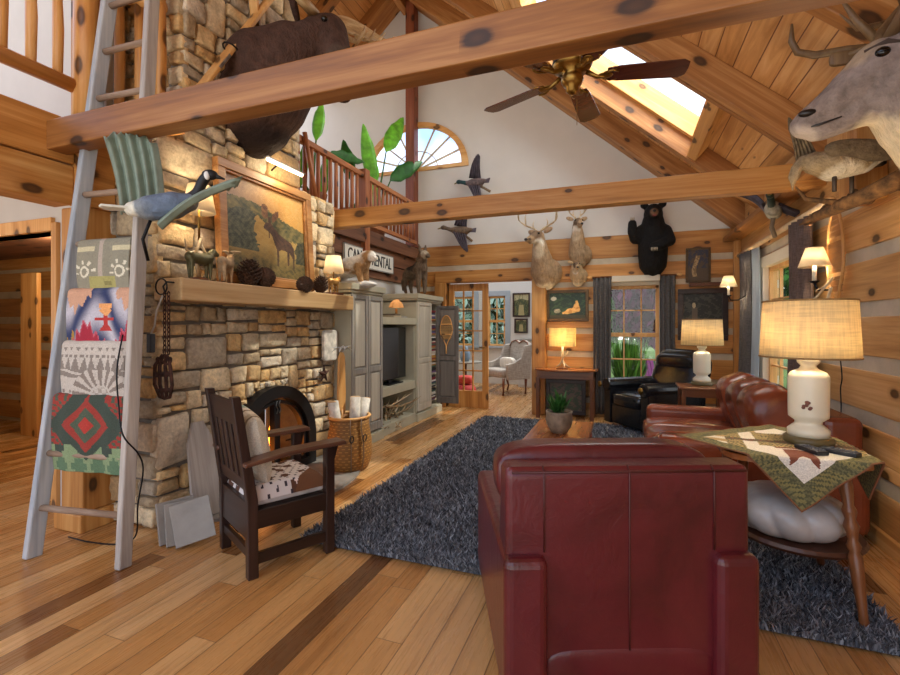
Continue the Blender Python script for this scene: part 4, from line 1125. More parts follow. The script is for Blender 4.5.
def fig_quad(name, label, loc, rz, m, s, antl=None):
    t = thing(name, label, 'figurine', loc, rz)
    critter('body', [[(0, -.09*s, .17*s, .045*s), (0, .02*s, .165*s, .045*s), (0, .09*s, .18*s, .05*s)], [(.02*s, -.1*s, .15*s, .02*s), (.02*s, -.1*s, .01*s, .01*s)], [(-.02*s, -.09*s, .15*s, .02*s), (-.02*s, -.08*s, .01*s, .01*s)],
      [(.02*s, .1*s, .15*s, .02*s), (.02*s, .1*s, .01*s, .01*s)], [(-.02*s, .09*s, .15*s, .02*s), (-.02*s, .11*s, .01*s, .01*s)], [(0, .1*s, .19*s, .035*s), (0, .15*s, .24*s, .03*s), (0, .2*s, .225*s, .02*s)]], m, t, .008 * s, 2)
    if antl:
        b = MB()
        for q in (-1, 1): b.sup((q*.05*s, .13*s, .285*s), (.045*s, .03*s, .008*s), (.8, .8), (12, 6)); b.tube([(q*.01*s, .14*s, .255*s), (q*.04*s, .13*s, .28*s)], .006*s, 6)
        b.build('antlers', antl, t, True)
    return t
fig_quad('bear_figurine', 'dark green-bronze bear figurine on the mantel under the antler lamp', (-2.68, 2.36, 1.664), 8, flat('patina_bronze', '#5E5A3E', .45, .5, .3, 20, .2), .85)
fig_quad('moose_figurine', 'pale painted moose figurine with antlers on the mantel', (-2.70, 2.6, 1.664), 30, flat('painted_resin', '#A88E6E', .6, 0, .4, 16, .3), .85, BONE)
def pinecone(loc, ax, s, label, src=[None]):
    if src[0] is None:
        t = thing('pinecone', label, 'pinecone', loc, 0, 'pinecones on the mantel')
        b = MB()
        for i in range(110):
            z = (i + .5) / 110; an = i * 2.39996; r_ = .05 * math.sin(PI * (z * .9 + .08)) ** .7
            p = Vector((r_*math.cos(an), r_*math.sin(an), z * .13)); o_ = Vector((math.cos(an), math.sin(an), .5)).normalized(); t_ = Vector((-math.sin(an), math.cos(an), 0))
            b.add([p - t_*.009 - o_*.02, p + t_*.009 - o_*.02, p + t_*.011 + o_*.012, p + o_*.02 + Vector((0,0,.003)), p - t_*.011 + o_*.012], [(0,1,2,3,4)])
        b.lathe([(.0, 0), (.03, .02), (.035, .06), (.015, .115), (0, .125)], n=10)
        q = b.build('scales', flat('cone_scale', '#4E3526', .7, 0, .4, 30, .3), t, solid=.003); src[0] = t
    else: t = dup(src[0], loc, 0, label)
    t.location = loc; t.rotation_euler = ax; t.scale = (s, s, s)
    return t
pinecone((-2.72, 2.84, 1.668), (.0, .1, .3), 1.45, 'upright pinecone left of centre on the mantel, below the painted moose')
pinecone((-2.68, 2.95, 1.73), (R(-80), 0, .5), 1.25, 'pinecone lying on its side right beside the upright pinecone')
pinecone((-2.70, 3.52, 1.71), (R(82), 0, .5), 1.15, 'pinecone lying on its side near the right lamp, left of its neighbour')
pinecone((-2.71, 3.74, 1.668), (0, .1, 1), 1.15, 'upright pinecone just left of the figurine lamp on the mantel')
# chain, trap and cord at the mantel end
tr = thing('animal_trap', 'rusty iron animal trap on a chain hung from the left end of the mantel', 'trap', (-2.71, 2.165, 1.6))
RUST = flat('rusty_iron', '#4A2E24', .8, .4, .4, 25, .5)
hk = MB(); hk.tube([(.0, .03, .03), (0, -.02, .03), (-.0, -.045, .0), (-.0, -.03, -.05), (.02, -.02, -.03)], .006, 7)
hk.tube([(-.03 + .05*math.cos(2*PI*i/20), -.035, .0 + .05*math.sin(2*PI*i/20)) for i in range(21)], .005, 6); hk.build('hook', BLACKM, tr, True)
cm = MB()
for st_, (x, dx) in enumerate(((.0, .0), (.035, .01))):
    for k in range(14):
        z = -.05 - .028 * k; a = 0 if k % 2 else PI/2
        cm.tube([(x + .009*math.cos(2*PI*i/8)*math.cos(a), -.035 + .009*math.cos(2*PI*i/8)*math.sin(a), z + .018*math.sin(2*PI*i/8)) for i in range(9)], .0035, 5)
cm.build('chain', RUST, tr, True)
jb = MB()
for q in (-.055, -.02, .02, .055):
    jb.tube([(q*.4, -.035, -.43), (q*1.2, -.05, -.5), (q*1.4, -.045, -.62), (q*.8, -.035, -.70), (0, -.035, -.71)], [.007, .011, .011, .01, .008], 7)
jb.tube([(.06*math.cos(2*PI*i/18), -.04 + .012*math.sin(2*PI*i/18), -.47 + .02*math.sin(2*PI*i/9)) for i in range(19)], .008, 6)
jb.bar((-.07, -.045, -.56), (.07, -.045, -.55), .02, .03); jb.bar((-.05, -.04, -.66), (.06, -.04, -.65), .02, .025)
jb.build('jaws', RUST, tr, True)
pa = thing('power_plug', 'white power cord with a dark plug hanging behind the trap', 'cord', (-2.80, 2.15, 1.5))
MB().tube([(.05, 0, .05), (.02, -.02, -.05), (-.0, -.02, -.15), (-.03, -.02, -.2)], .006, 6).build('cord', flat('white_cord', '#C9C6C2', .5), pa, True)
MB().box(-.055, -.015, -.035, 0, -.32, -.2).build('plug', flat('plug_grey', '#343A46', .5), pa, bev=.006)

# ---------------------------------------------------------------- arched fireplace door and fire
fd = thing('fireplace_door', 'black arched iron fireplace door set in the stone', 'fireplace door', (-2.9, FA, 0.022))
ro, ri = FR + .03, FR - .075
def archpts(r_, zb): return [(-r_, zb)] + [(r_*math.cos(PI - PI*i/28), FZ + r_*math.sin(PI*i/28)) for i in range(29)] + [(r_, zb)]
IRON = flat('black_enamel', '#1C1B1D', .4, .3, .1, 12, .1)
panel('frame', archpts(ro, 0), [archpts(ri, .07)], lambda a, b, d: (d, a, b), -.02, .075, IRON, fd)
q = panel('inner_frame', archpts(ri - .02, .075), [archpts(ri - .05, .1)], lambda a, b, d: (d, a, b), -.01, .05, IRON, fd)
MB().box(.0, .06, -.035, .035, .07, FZ + ri - .02).build('mullion', IRON, fd, bev=.004)
MB().tube([(.07, .09, .3), (.1, .12, .31), (.1, .2, .315)], .008, 8).build('handle', BLACKM, fd, True)
g = MB(); g.add([(.03, a, b) for a, b in archpts(ri - .03, .08)], [tuple(range(31))]); g.build('pane', pane_glass(), fd)
flm = MB()
for k, (x, h) in enumerate([(-.12, -.03), (-.06, .05), (.0, .02)]):
    for q in (-1, 1): flm.tube(smooth([(.067, q*.018 - .002, FZ + .29), (.067, q*.018 + .012, FZ + .325), (.067, q*.018 - .008, FZ + .36), (.067, q*.018 + .004, FZ + .40)], 4), .005, 6)
flm.build('heat_emblem', flat('brushed_steel', '#A8A8A6', .3, 1), fd, True)
lg = thing('firewood', 'burning logs inside the arched fireplace', 'firewood', (-3.15, FA, .01))
for k, (y, z, a) in enumerate([(-.1, .07, .1), (.08, .07, -.12), (0, .16, .5)]):
    MB().tube([(-.02, y - .2, z), (.02 + a*.1, y + .2, z + a*.1)], .055, 10).build('log', flat('charred_bark', '#2A1C14', .9, 0, .4, 20, .6), lg, True)
FLA = emit('flame', '#FF8A2A', 6)
fi = MB()
for k in range(11):
    y = -.26 + .052 * k; h = random.uniform(.16, .38) * (1.25 - abs(y) * 1.6); x = random.uniform(.05, .16)
    fi.tube([(x, y, .1), (x, y + .01, .1 + h*.3), (x, y - .012, .1 + h*.65), (x, y + .012, .1 + h)], [.02, .034, .02, .002], 7, flat=.5)
fi.build('flames', FLA, lg, True)
point_light(lg, (.1, 0, .3), 2.5, (1, .5, .18), .1)
# hearth side things
for k, (x, y, a, t_, nm) in enumerate([(-2.66, 2.10, 20, 18, 'grey'), ]): pass
sl = MB().box(-.11, .11, -.012, .012, 0, .25).build('slate_tile', flat('slate_tile', '#9A948C', .6, 0, .12, 7, .3), None, bev=.004, loc=(-2.44, 2.13, .03), rot=(R(-24), R(-10), R(50)))
tag(sl, 'pale grey slate tile leaning frontmost against the chimney corner', 'tile', 'slate tiles leaning on the chimney')
for (x, y, a, lb) in ((-2.54, 2.145, 62, 'grey slate tile leaning directly behind the frontmost tile'), (-2.61, 2.15, 70, 'darker grey slate tile leaning nearest the chimney stone')):
    c_ = sl.copy(); COL.objects.link(c_); c_.location = (x, y, .005); c_.rotation_euler = (R(-17), 0, R(a)); c_['label'] = lb
bd = MB().prism([(-.11, 0), (.11, 0), (.12, .2), (.10, .52), (.04, .66), (-.04, .66), (-.10, .52), (-.12, .2)], -.012, .012, lambda a, b, d: (d, a, b)).build('weathered_board', gray_wood('z'), None, bev=.004, loc=(-2.70, 2.47, .024), rot=(0, R(-12), R(-4)))
tag(bd, 'grey weathered rounded board leaning on the stone behind the dark chair', 'board')

# ---------------------------------------------------------------- pack basket with birch logs
pb = thing('pack_basket', 'tall woven pack basket with leather straps beside the fireplace', 'basket', (-2.42, 3.80, 0))
def wick():
    m, n, l, b = newmat('woven_splint', .65)
    t = n.new('ShaderNodeTexCoord'); mp = n.new('ShaderNodeMapping'); mp.inputs['Scale'].default_value = (1, 1, 1); l.new(t.outputs['UV'], mp.inputs[0])
    ch_ = n.new('ShaderNodeTexBrick'); ch_.inputs['Scale'].default_value = 1; ch_.inputs['Mortar Size'].default_value = .012; ch_.inputs['Brick Width'].default_value = .05; ch_.inputs['Row Height'].default_value = .028
    ch_.inputs['Color1'].default_value = c4('#D6A256'); ch_.inputs['Color2'].default_value = c4('#C48C40'); ch_.inputs['Mortar'].default_value = c4('#8A5E2A')
    sp = n.new('ShaderNodeSeparateXYZ'); l.new(t.outputs['Object'], sp.inputs[0])
    an = mth(n, l, 'ARCTAN2', sp.outputs['Y'], sp.outputs['X']); cb = n.new('ShaderNodeCombineXYZ'); l.new(mth(n, l, 'MULTIPLY', an, .2), cb.inputs[0]); l.new(sp.outputs['Z'], cb.inputs[1])
    l.new(cb.outputs[0], ch_.inputs['Vector']); l.new(ch_.outputs['Color'], b.inputs['Base Color']); bump(n, l, b, ch_.outputs['Fac'], -.8, .02); return m
b = MB(); b.lathe([(.15, 0), (.18, .02), (.215, .14), (.21, .28), (.185, .42), (.19, .5), (.18, .5), (.175, .42), (.2, .28), (.0, .1)], n=40, sx=.95, sy=1.08); b.build('body', wick(), pb, True)
MB().tube([(.182*math.cos(2*PI*i/36), .205*math.sin(2*PI*i/36), .5) for i in range(37)], .014, 8).build('rim', pine('x'), pb, True)
for a in (-52, -22):
    q = R(a); c_, s_ = math.cos(q), math.sin(q)
    MB().tube([(.205*c_*.93, .215*s_, .5), (.205*c_*.93, .22*s_, .42), (.222*c_, .238*s_, .28), (.224*c_, .24*s_, .14), (.19*c_, .2*s_, .02)], .011, 6, flat=.35).build('strap', flat('strap_leather', '#6A4E36', .6), pb, True)
    MB().tube([(.235*c_ + .001, .245*s_ + .03*math.cos(2*PI*i/14), .33 + .03*math.sin(2*PI*i/14)) for i in range(15)], .005, 6).build('buckle', BLACKM, pb, True)
BIR = flat('birch_bark', '#D8D2C6', .7, 0, .25, 16, .4)
for k, (dx, dy, tx, ty, L_, lb) in enumerate([(-.06, -.11, -.1, -.12, .28, 'white birch log standing leftmost in the pack basket'), (.03, .04, -.05, .12, .30, 'white birch log in the middle of the pack basket'), (.05, .12, .0, .32, .27, 'white birch log leaning right in the pack basket')]):
    t = thing('birch_log', lb, 'log', (-2.42 + dx, 3.80 + dy, .37), 0, 'birch logs in the pack basket')
    MB().tube([(0, 0, 0), (tx*L_, ty*L_, L_)], [.052, .05], 14).build('bark', BIR, t, True)
    MB().tube([(tx*L_, ty*L_, L_ - .002), (tx*L_, ty*L_, L_ + .003)], .046, 14).build('cut_end', flat('cut_wood', '#C9A478', .8), t)
pd = thing('canoe_paddle', 'pale upright wooden paddle standing in the pack basket', 'paddle', (-2.49, 3.77, .16))
MB().prism([(-.05, .35), (.05, .35), (.06, .55), (.045, .9), (.0, .96), (-.045, .9), (-.06, .55)], -.012, .012, lambda a, b, d: (d, a, b)).build('blade', pine('z'), pd, bev=.005)
MB().tube([(0, 0, -.02), (0, 0, .4)], .018, 8).build('shaft', pine('z'), pd, True)
tw = thing('silver_ornament', 'silver-white leafy twig ornament topping the paddle by the fireplace', 'ornament', (-2.49, 3.77, 1.1))
b = MB()
for k in range(10):
    a = 2*PI*k/10; b.tube([(0, 0, 0), (.03*math.cos(a), .07*math.sin(a), .05), (.05*math.cos(a), .17*math.sin(a), .035 + .03*math.sin(3*a))], [.014, .012, .002], 6, flat=.4)
b.build('leaves', flat('silver_leaf', '#C6CCD2', .35, .5), tw, True)
bp = MB().sup((0, 0, 0), (.02, .12, .16), (.3, .25), (24, 12)).build('birch_plaque', BIR, None, True, loc=(-2.85, 4.10, 1.15))
tag(bp, 'pale birch-bark plaque against the right edge of the chimney stone', 'plaque')
so = MB(); so.add([(.0, .1*math.sin(2*PI*i/10) * (1 if i % 2 == 0 else .42), .1*math.cos(2*PI*i/10) * (1 if i % 2 == 0 else .42)) for i in range(10)] + [(.03, 0, 0), (-.015, 0, 0)], [(i, (i+1) % 10, 10) for i in range(10)] + [((i+1) % 10, i, 11) for i in range(10)])
tag(so.build('barn_star', RUST, None, loc=(-2.85, 4.0, .86)), 'small rusty metal barn star hung on the stone above the basket', 'star')

# ---------------------------------------------------------------- cabinets of the media wall
GRY = wood('paintgrey', '#726E6A', '#908C85', '#A8A399', 'z', .55, 0, .06); LGT = flat('sage_paint', '#B3AE98', .5, 0, .06, 5, .05); GRL = wood('paintgreylight', '#A29C90', '#BBB5A6', '#CDC7B8', 'z', .55, 0, .05)
def cab_door(par, x, y0, y1, z0, z1, m=GRY, panels=((.06, .44), (.48, .97)), name='door', axis='y', pm=None):
    """a framed door with raised panels; face at x (axis y) or at y=x (axis x)"""
    b, p = MB(), MB()
    def B(mb, a0, a1, za, zb, d0, d1):
        if axis == 'y': mb.box(x + d0, x + d1, a0, a1, za, zb)
        else: mb.box(a0, a1, x - d1, x - d0, za, zb)
    B(b, y0, y1, z0, z1, -.012, .004)
    st = .045 if (y1 - y0) > .25 else .03; H_ = z1 - z0
    B(b, y0, y0 + st, z0, z1, .0, .018); B(b, y1 - st, y1, z0, z1, .0, .018)
    zs = [z0] + [z0 + f * H_ for pr in panels for f in pr] + [z1]
    for i in range(0, len(zs), 2): B(b, y0 + st, y1 - st, zs[i], zs[i + 1], .0, .018)
    o = b.build(name, m, par, bev=.003)
    for f0, f1 in panels: B(p, y0 + st + .02, y1 - st - .02, z0 + f0*H_ + .02, z0 + f1*H_ - .02, .0, .014)
    p.build('raised_panel', pm or GRL, o, bev=.006)
    return o
def carcass(t, y0, y1, z1, x0=-.58, x1=0):
    b = MB(); b.box(x0, x1, y0, y0 + .02, .1, z1); b.box(x0, x1, y1 - .02, y1, .1, z1); b.box(x0, x0 + .02, y0, y1, .1, z1); b.box(x0, x1, y0, y1, z1 - .02, z1); b.box(x0, x1, y0, y1, .1, .12)
    b.build('carcass', LGT, t, bev=.002)
    MB().box(x0, x1 + .025, y0 - .01, y1 + .01, 0, .11).build('plinth', LGT, t, bev=.006)
    c_ = MB(); c_.box(x0, x1 + .04, y0 - .03, y1 + .03, z1 + .03, z1 + .10); c_.box(x0, x1 + .02, y0 - .01, y1 + .01, z1, z1 + .03); c_.build('cornice', LGT, t, bev=.008)
t1 = thing('tall_cabinet', 'tall grey panelled cabinet next to the fireplace, left of the television bay', 'cabinet', (-2.71, 4.62, 0))
carcass(t1, -.345, .345, 1.71)
cab_door(t1, .0, -.335, -.005, .14, 1.69); cab_door(t1, .0, .005, .335, .14, 1.69)
t2 = thing('media_shelf_unit', 'sage-grey open shelf unit holding the television, between the tall cabinets', 'shelf unit', (-2.74, 5.47, 0))
b = MB(); b.box(-.55, -.53, -.49, .49, 0, 1.46); b.box(-.55, 0, -.495, -.475, 0, 1.46); b.box(-.55, 0, .475, .495, 0, 1.46); b.build('carcass', LGT, t2)
MB().box(-.55, .03, -.495, .495, 1.37, 1.46).build('shelf', LGT, t2, bev=.005); MB().box(-.55, .02, -.495, .495, .48, .59).build('shelf', LGT, t2, bev=.005)
MB().box(-.55, .02, -.495, .495, 0, .13).build('plinth', LGT, t2, bev=.005)
t3 = thing('tall_cabinet', 'tall sage-grey cabinet standing open, by the glazed French door', 'cabinet', (-2.71, 6.44, 0))
carcass(t3, -.47, .45, 1.71)
cab_door(t3, .0, -.46, .04, .14, 1.69, GRL)
od = cab_door(t3, .29, .0, .36, .16, 1.66, wood('doorslate', '#4A4644', '#625D59', '#7A746E', 'z', .55, 0, .05), axis='x', pm=wood('doorpanel', '#565250', '#726C66', '#8A847C', 'z', .55, 0, .05))
# door 'od' is built along local x from 0 to .40 at y=.40..; hinge at the far jamb
for k in range(7): MB().box(-.56, -.03, .05, .43, .2 + .2*k, .215 + .2*k).build('shelf', LGT, t3)
rc2 = random.Random(5); CC = ['#8C2F3A', '#3A4A6A', '#C9C2B6', '#2A2A30', '#7A5A8A', '#B8863A', '#4A6A5A', '#D8D4CE', '#5A2A2A']
cms = [flat('case_%d' % i, c, .5, 0, .1, 9, 0) for i, c in enumerate(CC)]
kk = 0; NTH = ['bottom', 'second', 'third', 'fourth', 'fifth', 'sixth', 'seventh']
for k in range(7):
    for j in range(8):
        z = .218 + .2*k + j * .021
        o = MB().box(-.14, 0, .0, .215, 0, .0205).build('video_case', cms[rc2.randrange(len(cms))], None, loc=(-2.715 - rc2.uniform(0, .012), 6.495, z))
        tag(o, 'one of the thin video cases stacked on the %s shelf up of the open cabinet' % NTH[k], 'video case', 'video cases on the %s shelf up of the open cabinet' % NTH[k])
sn = thing('snowshoe', 'small wooden snowshoe hung on the open grey cabinet door', 'snowshoe', (-2.54, 6.70, 1.27))
def snowshoe(t, H_, W, mfr, mweb, face):
    pts = []
    for i in range(33):
        a = 2*PI*i/32; z = math.sin(a); w_ = math.cos(a)
        zz = z * H_ * .5; taper = 1 if z > -.1 else max(.12, 1 + (z + .1) * 1.05)
        pts.append((w_ * W * .5 * taper, zz))
    fn = (lambda a, c_: (a, 0, c_)) if face == 'y' else (lambda a, c_: (0, a, c_))
    f = MB(); f.tube([fn(*p) for p in pts], max(.007, W * .04), 8); f.tube([fn(0, -H_*.48), fn(0, -H_*.72)], W*.06, 8); f.build('frame', mfr, t, True)
    for z in (.22, -.1): MB().bar(fn(-W*.47, H_*z), fn(W*.47, H_*z), W*.05, W*.1).build('crossbar', mfr, t)
    w_ = MB()
    for k in range(-7, 8):
        a = k / 8 * W * .5; z_ = H_ * .48 * math.sqrt(max(0, 1 - (k/8)**2)); w_.tube([fn(a, z_), fn(a*.8, -min(z_, H_*.25))], W*.012, 4)
    for k in range(-5, 10): 
        z_ = k / 10 * H_ * .5; hw_ = W*.5*math.sqrt(max(0, 1 - (k/10)**2)); w_.tube([fn(-hw_, z_), fn(hw_, z_)], W*.012, 4)
    w_.build('webbing', mweb, t)
snowshoe(sn, .48, .2, pine('z'), flat('rawhide', '#C79A5A', .6), 'y')
tv = thing('television', 'flat black television standing in the grey shelf bay', 'television', (-2.87, 5.47, .592))
MB().box(-.03, .02, -.44, .44, .05, .74).build('housing', flat('tv_black', '#0C0D0F', .35), tv, bev=.006)
MB().box(.02, .023, -.43, .43, .065, .73).build('screen', flat('tv_screen', '#101318', .06, 0, .0, 3, 0, spec=.8), tv)
MB().box(-.1, .1, -.2, .2, 0, .012).build('stand_foot', BLACKM, tv); MB().box(-.02, .01, -.05, .05, .01, .06).build('stand_neck', BLACKM, tv)
def antler(loc, rz, tilt, s, seed, label, group, mat=BONE):
    r_ = random.Random(seed); b = MB()
    beam = [(0, 0, 0), (.12*s, .02*s, .08*s), (.24*s, .0, .2*s), (.3*s, -.06*s, .36*s), (.27*s, -.12*s, .46*s)]
    b.tube(beam, [.018*s, .016*s, .014*s, .011*s, .004*s], 8)
    for i in (1, 2, 3):
        p = Vector(beam[i]); b.tube([p, p + Vector((.05, .05 * r_.uniform(-1, 1), .09))*s, p + Vector((.05, .1 * r_.uniform(-1, 1), .19))*s], [.011*s, .008*s, .002*s], 7)
    o = b.build('antler', mat, None, True, loc=loc, rot=(tilt, R(r_.uniform(40, 110)), R(rz)))
    return tag(o, label, 'antler', group)
DKB = wood('oldantler', '#5A4630', '#86704E', '#B89E78', 'z', .6, 0, .2)
for k in range(18):
    up = k % 2
    antler((-2.93 + .12 * ((k * 7) % 5) / 4, (5.06 + .026 * k) if up else (5.88 - .026 * k), .15 + .06 * (k % 4)), (90 if up else 270) + 25 * math.sin(k * 1.7), R(25 * math.sin(k)), .8, k, 'one of the shed antlers piled on the low shelf under the television', 'shed antlers under the television', DKB if k % 3 else BONE)
sm = thing('accent_lamp', 'small lamp with a leaded glass shade on the media shelf', 'lamp', (-2.9, 5.72, 1.463))
MB().box(-.1, .1, -.14, .14, 0, .02).build('base_block', GRY, sm); MB().lathe([(.05, .02), (.02, .05), (.016, .12), (.0, .13)], n=12).build('base', GOLD, sm, True)
MB().lathe([(.11, .14), (.085, .2), (.03, .25), (0, .25)], n=8).build('lamp_shade', shade_mat('slag_glass', '#B48C60', False, .4), sm)
point_light(sm, (0, 0, .16), .8)
for k, (dx, L_, c_) in enumerate([(0, .22, '#B8A98E'), (.02, .2, '#6A5A48')]):
    o = MB().box(-.09, .09, -L_/2, L_/2, 0, .022).build('book', flat('book_%d' % k, c_, .7), None, bev=.002, loc=(-2.82, 5.42, 1.463 + .0225*k), rot=(0, 0, R(6*k)))
    tag(o, ['tan book lying flat on the media shelf, lower of two', 'brown book lying flat on the media shelf, upper of two'][k], 'book')
sg = thing('canoe_rental_sign', 'white wooden sign with dark letters reading CANOE RENTAL on the log wall', 'sign', (-3.235, 5.6, 2.255), 90)
MB().box(-.66, .66, -.012, .012, -.13, .13).build('board', flat('sign_white', '#E2DED2', .7, 0, .06, 8, .1), sg, bev=.004)
e_ = MB(); 
for a in ((-.66, .66, .118, .13), (-.66, .66, -.13, -.118), (-.66, -.648, -.13, .13), (.648, .66, -.13, .13)): e_.box(a[0], a[1], -.016, -.01, a[2], a[3])
e_.build('border', flat('sign_grey', '#8A8680', .7), sg)
tc_ = bpy.data.curves.new('lettering', 'FONT'); tc_.body = 'CANOE RENTAL'; tc_.size = .2; tc_.align_x = 'CENTER'; tc_.align_y = 'CENTER'; tc_.extrude = .003; tc_.space_character = .95
to = bpy.data.objects.new('lettering', tc_); COL.objects.link(to); to.parent = sg; to.location = (0, -.0155, 0); to.rotation_euler = (R(90), 0, 0); to.scale = (.82, 1.15, 1)
me_ = bpy.data.meshes.new_from_object(to.evaluated_get(bpy.context.evaluated_depsgraph_get()))
me_.materials.clear(); me_.materials.append(flat('sign_ink', '#2E2C2C', .8, 0, .05, 9, 0))
lt = bpy.data.objects.new('lettering', me_); COL.objects.link(lt); lt.parent = sg; lt.location = to.location; lt.rotation_euler = to.rotation_euler; lt.scale = to.scale
bpy.data.objects.remove(to)
# ---------------------------------------------------------------- mounts
EYE = flat('glass_eye', '#0A0706', .08, 0, 0, 3, 0); NOSE = flat('nose_leather', '#1A1412', .35, 0, .1, 20, .2)
def deer_mount(label, loc, rz, s, coat, turn=0, antlers=True, tall=.5, name='deer_mount', spread=1.0, fawn=False):
    """shoulder mount; local +y out of the wall, z up, origin low on the wall"""
    t = thing(name, label, 'deer mount', loc, rz)
    tx = math.sin(R(turn)); ty = math.cos(R(turn))
    hz = tall * s
    H = Vector((.06 * tx * s, .30 * s, hz))
    def P(f, side, up): return H + Vector((tx * f + ty * side, ty * f - tx * side, up)) * s
    pt_ = lambda v, r: (v.x, v.y, v.z, r * s)
    hd_ = [pt_(P(-.02, 0, .0), .078), pt_(P(.06, 0, .0), .074), pt_(P(.15, 0, -.04), .052), pt_(P(.24, 0, -.08), .038), pt_(P(.27, 0, -.088), .034)]
    ch_ = [[(-.03*s, .02*s, .0, .21*s), (0, .12*s, .02*s, .19*s), (.0, .19*s, .16*s, .15*s), (H.x*.6, .24*s, hz*.62, .115*s), pt_(P(-.03, 0, -.06), .085)], hd_,
           [pt_(P(.05, 0, -.06), .05), pt_(P(.2, 0, -.115), .026)], [(0, .02*s, -.1*s, .15*s), (0, .14*s, -.1*s, .13*s)]]
    critter('body', ch_, coat, t, .012 * s + .004, 4)
    for q in (-1, 1):
        b = MB(); b0 = P(-.03, q * .06, .05); tip = P(-.05, q * .2, .10)
        M = Matrix.Translation((b0 + tip) / 2) @ (tip - b0).to_track_quat('X', 'Z').to_matrix().to_4x4()
        b.sup((0, 0, 0), ((tip - b0).length * .48, .018 * s, .038 * s), (1, .8), (16, 9), M=M); b.build('ear', coat, t, True)
        e = P(.085, q * .062, .022); MB().ell(e, (.017*s, .017*s, .017*s), n=(10, 7)).build('eye', EYE, t, True)
    MB().ell(P(.292, 0, -.082), (.026*s, .026*s, .02*s), n=(12, 8)).build('nose', NOSE, t, True)
    if antlers:
        for q in (-1, 1):
            b = MB(); w_ = spread
            bm_ = [P(-.01, q*.03, .07), P(-.05, q*.10*w_, .13), P(-.05, q*.22*w_, .19), P(.03, q*.28*w_, .27), P(.12, q*.23*w_, .34)]
            b.tube(smooth(bm_, 3), [.018*s - .0011*s*i_ for i_ in range(13)], 8)
            for i, (L_) in ((1, .11), (2, .2), (3, .17)):
                p = Vector(bm_[i]); b.tube([p, p + Vector((q*.01, 0, L_*.6))*s, p + Vector((-q*.01, 0, L_))*s], [.011*s, .008*s, .002*s], 7)
            b.build('antler', BONE, t, True)
    return t
def deercoat(nm, s, base='#A08468', hz=.5):
    return zones(nm, base, [((0, .36*s, hz*s - .13*s), .10*s, '#E6DECF'), ((0, .40*s, hz*s*.55), .14*s, '#CBB596'), ((0, .58*s, hz*s - .09*s), .07*s, '#4A3A30'), ((0, .1*s, -.22*s), .16*s, '#E2D2B4'), ((.0, .42*s, hz*s + .03*s), .12*s, '#7A6450')], fur=40)
deer_mount('antlered whitetail buck shoulder mount on the back wall, left of the three deer', (-1.10, 7.28, 2.17), 170, 1.08, deercoat('coat_buck', 1.08, '#A98C6C'), 14, True, .48, spread=1.1)
deer_mount('smaller short-antlered deer mount, highest of the three deer on the back wall', (-.60, 7.28, 2.42), 172, .8, deercoat('coat_spike', .8, '#AC9070', .55), -28, True, .56, spread=.6)
deer_mount('small antlerless fawn mount, lowest and right of the three deer on the back wall', (-.62, 7.28, 2.10), 172, .62, deercoat('coat_fawn', .62, '#C3A47C', .22), -20, False, .24)

# caribou: big head entering from the right
cb_s = 1.0
cx = thing('caribou_mount', 'large pale grey caribou head mount with antlers on the right wall, at the top right', 'caribou mount', (1.5, 2.62, 2.10), 90)
CARI = zones('coat_caribou', '#92837A', [((.0, .05, -.02), .34, '#C9B79C'), ((0, .42, .04), .17, '#D6C3A2'), ((0, .72, .12), .085, '#B9A99A'), ((-.0, .50, .47), .12, '#B7A084')], .8, 34, .4)
critter('body', [[(0, .0, -.02, .24), (0, .12, .02, .22), (0, .26, .16, .17), (0, .36, .30, .14)],
   [(0, .33, .42, .13), (0, .42, .405, .122), (0, .51, .335, .096), (0, .60, .26, .078), (0, .675, .205, .068), (0, .70, .19, .06)],
   [(0, .38, .28, .11), (0, .51, .215, .07), (0, .63, .155, .046), (0, .665, .145, .038)]], CARI, cx, .016, 4)
for q in (-1, 1):
    MB().ell((q*.104, .45, .425), (.022, .028, .024), n=(12, 8)).build('eye', EYE, cx, True)
    MB().ell((q*.052, .70, .225), (.018, .04, .018), n=(12, 8)).build('nostril', NOSE, cx, True)
    MB().tube([(q*.068, .50, .455), (q*.098, .43, .47), (q*.112, .38, .45)], [.008, .014, .006], 7).build('brow', flat('brow_brown', '#4A3A30', .8), cx, True)
    MB().tube([(q*.03, .725, .165), (q*.055, .66, .165), (q*.068, .58, .185)], [.006, .006, .003], 6).build('mouth_line', NOSE, cx, True)
    b = MB(); M = Matrix.Translation((q*.2, .28, .46)) @ Euler((.4, 0, q*.5)).to_matrix().to_4x4(); b.sup((0, 0, 0), (.12, .03, .05), (1, .8), (16, 9), M=M); b.build('ear', CARI, cx, True)
    b = MB()
    b.tube([(q*.05, .41, .50), (q*.12, .36, .62), (q*.22, .22, .80), (q*.30, .16, 1.05), (q*.26, .3, 1.3)], [.026, .026, .022, .02, .012], 9)
    b.tube([(q*.12, .37, .58), (q*.16, .44, .72), (q*.14, .52, .85)], [.022, .016, .004], 8)
    b.tube([(q*.16, .31, .68), (q*.2, .42, .70), (q*.18, .5, .78)], [.018, .012, .003], 7)
    if q == 1:
        b.tube([(q*.05, .42, .52), (q*.06, .52, .54), (q*.06, .64, .54), (q*.055, .71, .565), (q*.05, .735, .62), (q*.045, .735, .70)], [.022, .018, .017, .016, .014, .005], 9)
    else:
        b.tube([(q*.04, .42, .50), (q*.02, .48, .49), (0, .54, .485)], [.02, .018, .01], 8)
        b.sup((.0, .55, .475), (.012, .055, .032), (.5, .5), (16, 8))
    b.build('antler', wood('darkantler', '#4A3420', '#6E5436', '#94784E', 'z', .5, 0, .1), cx, True)

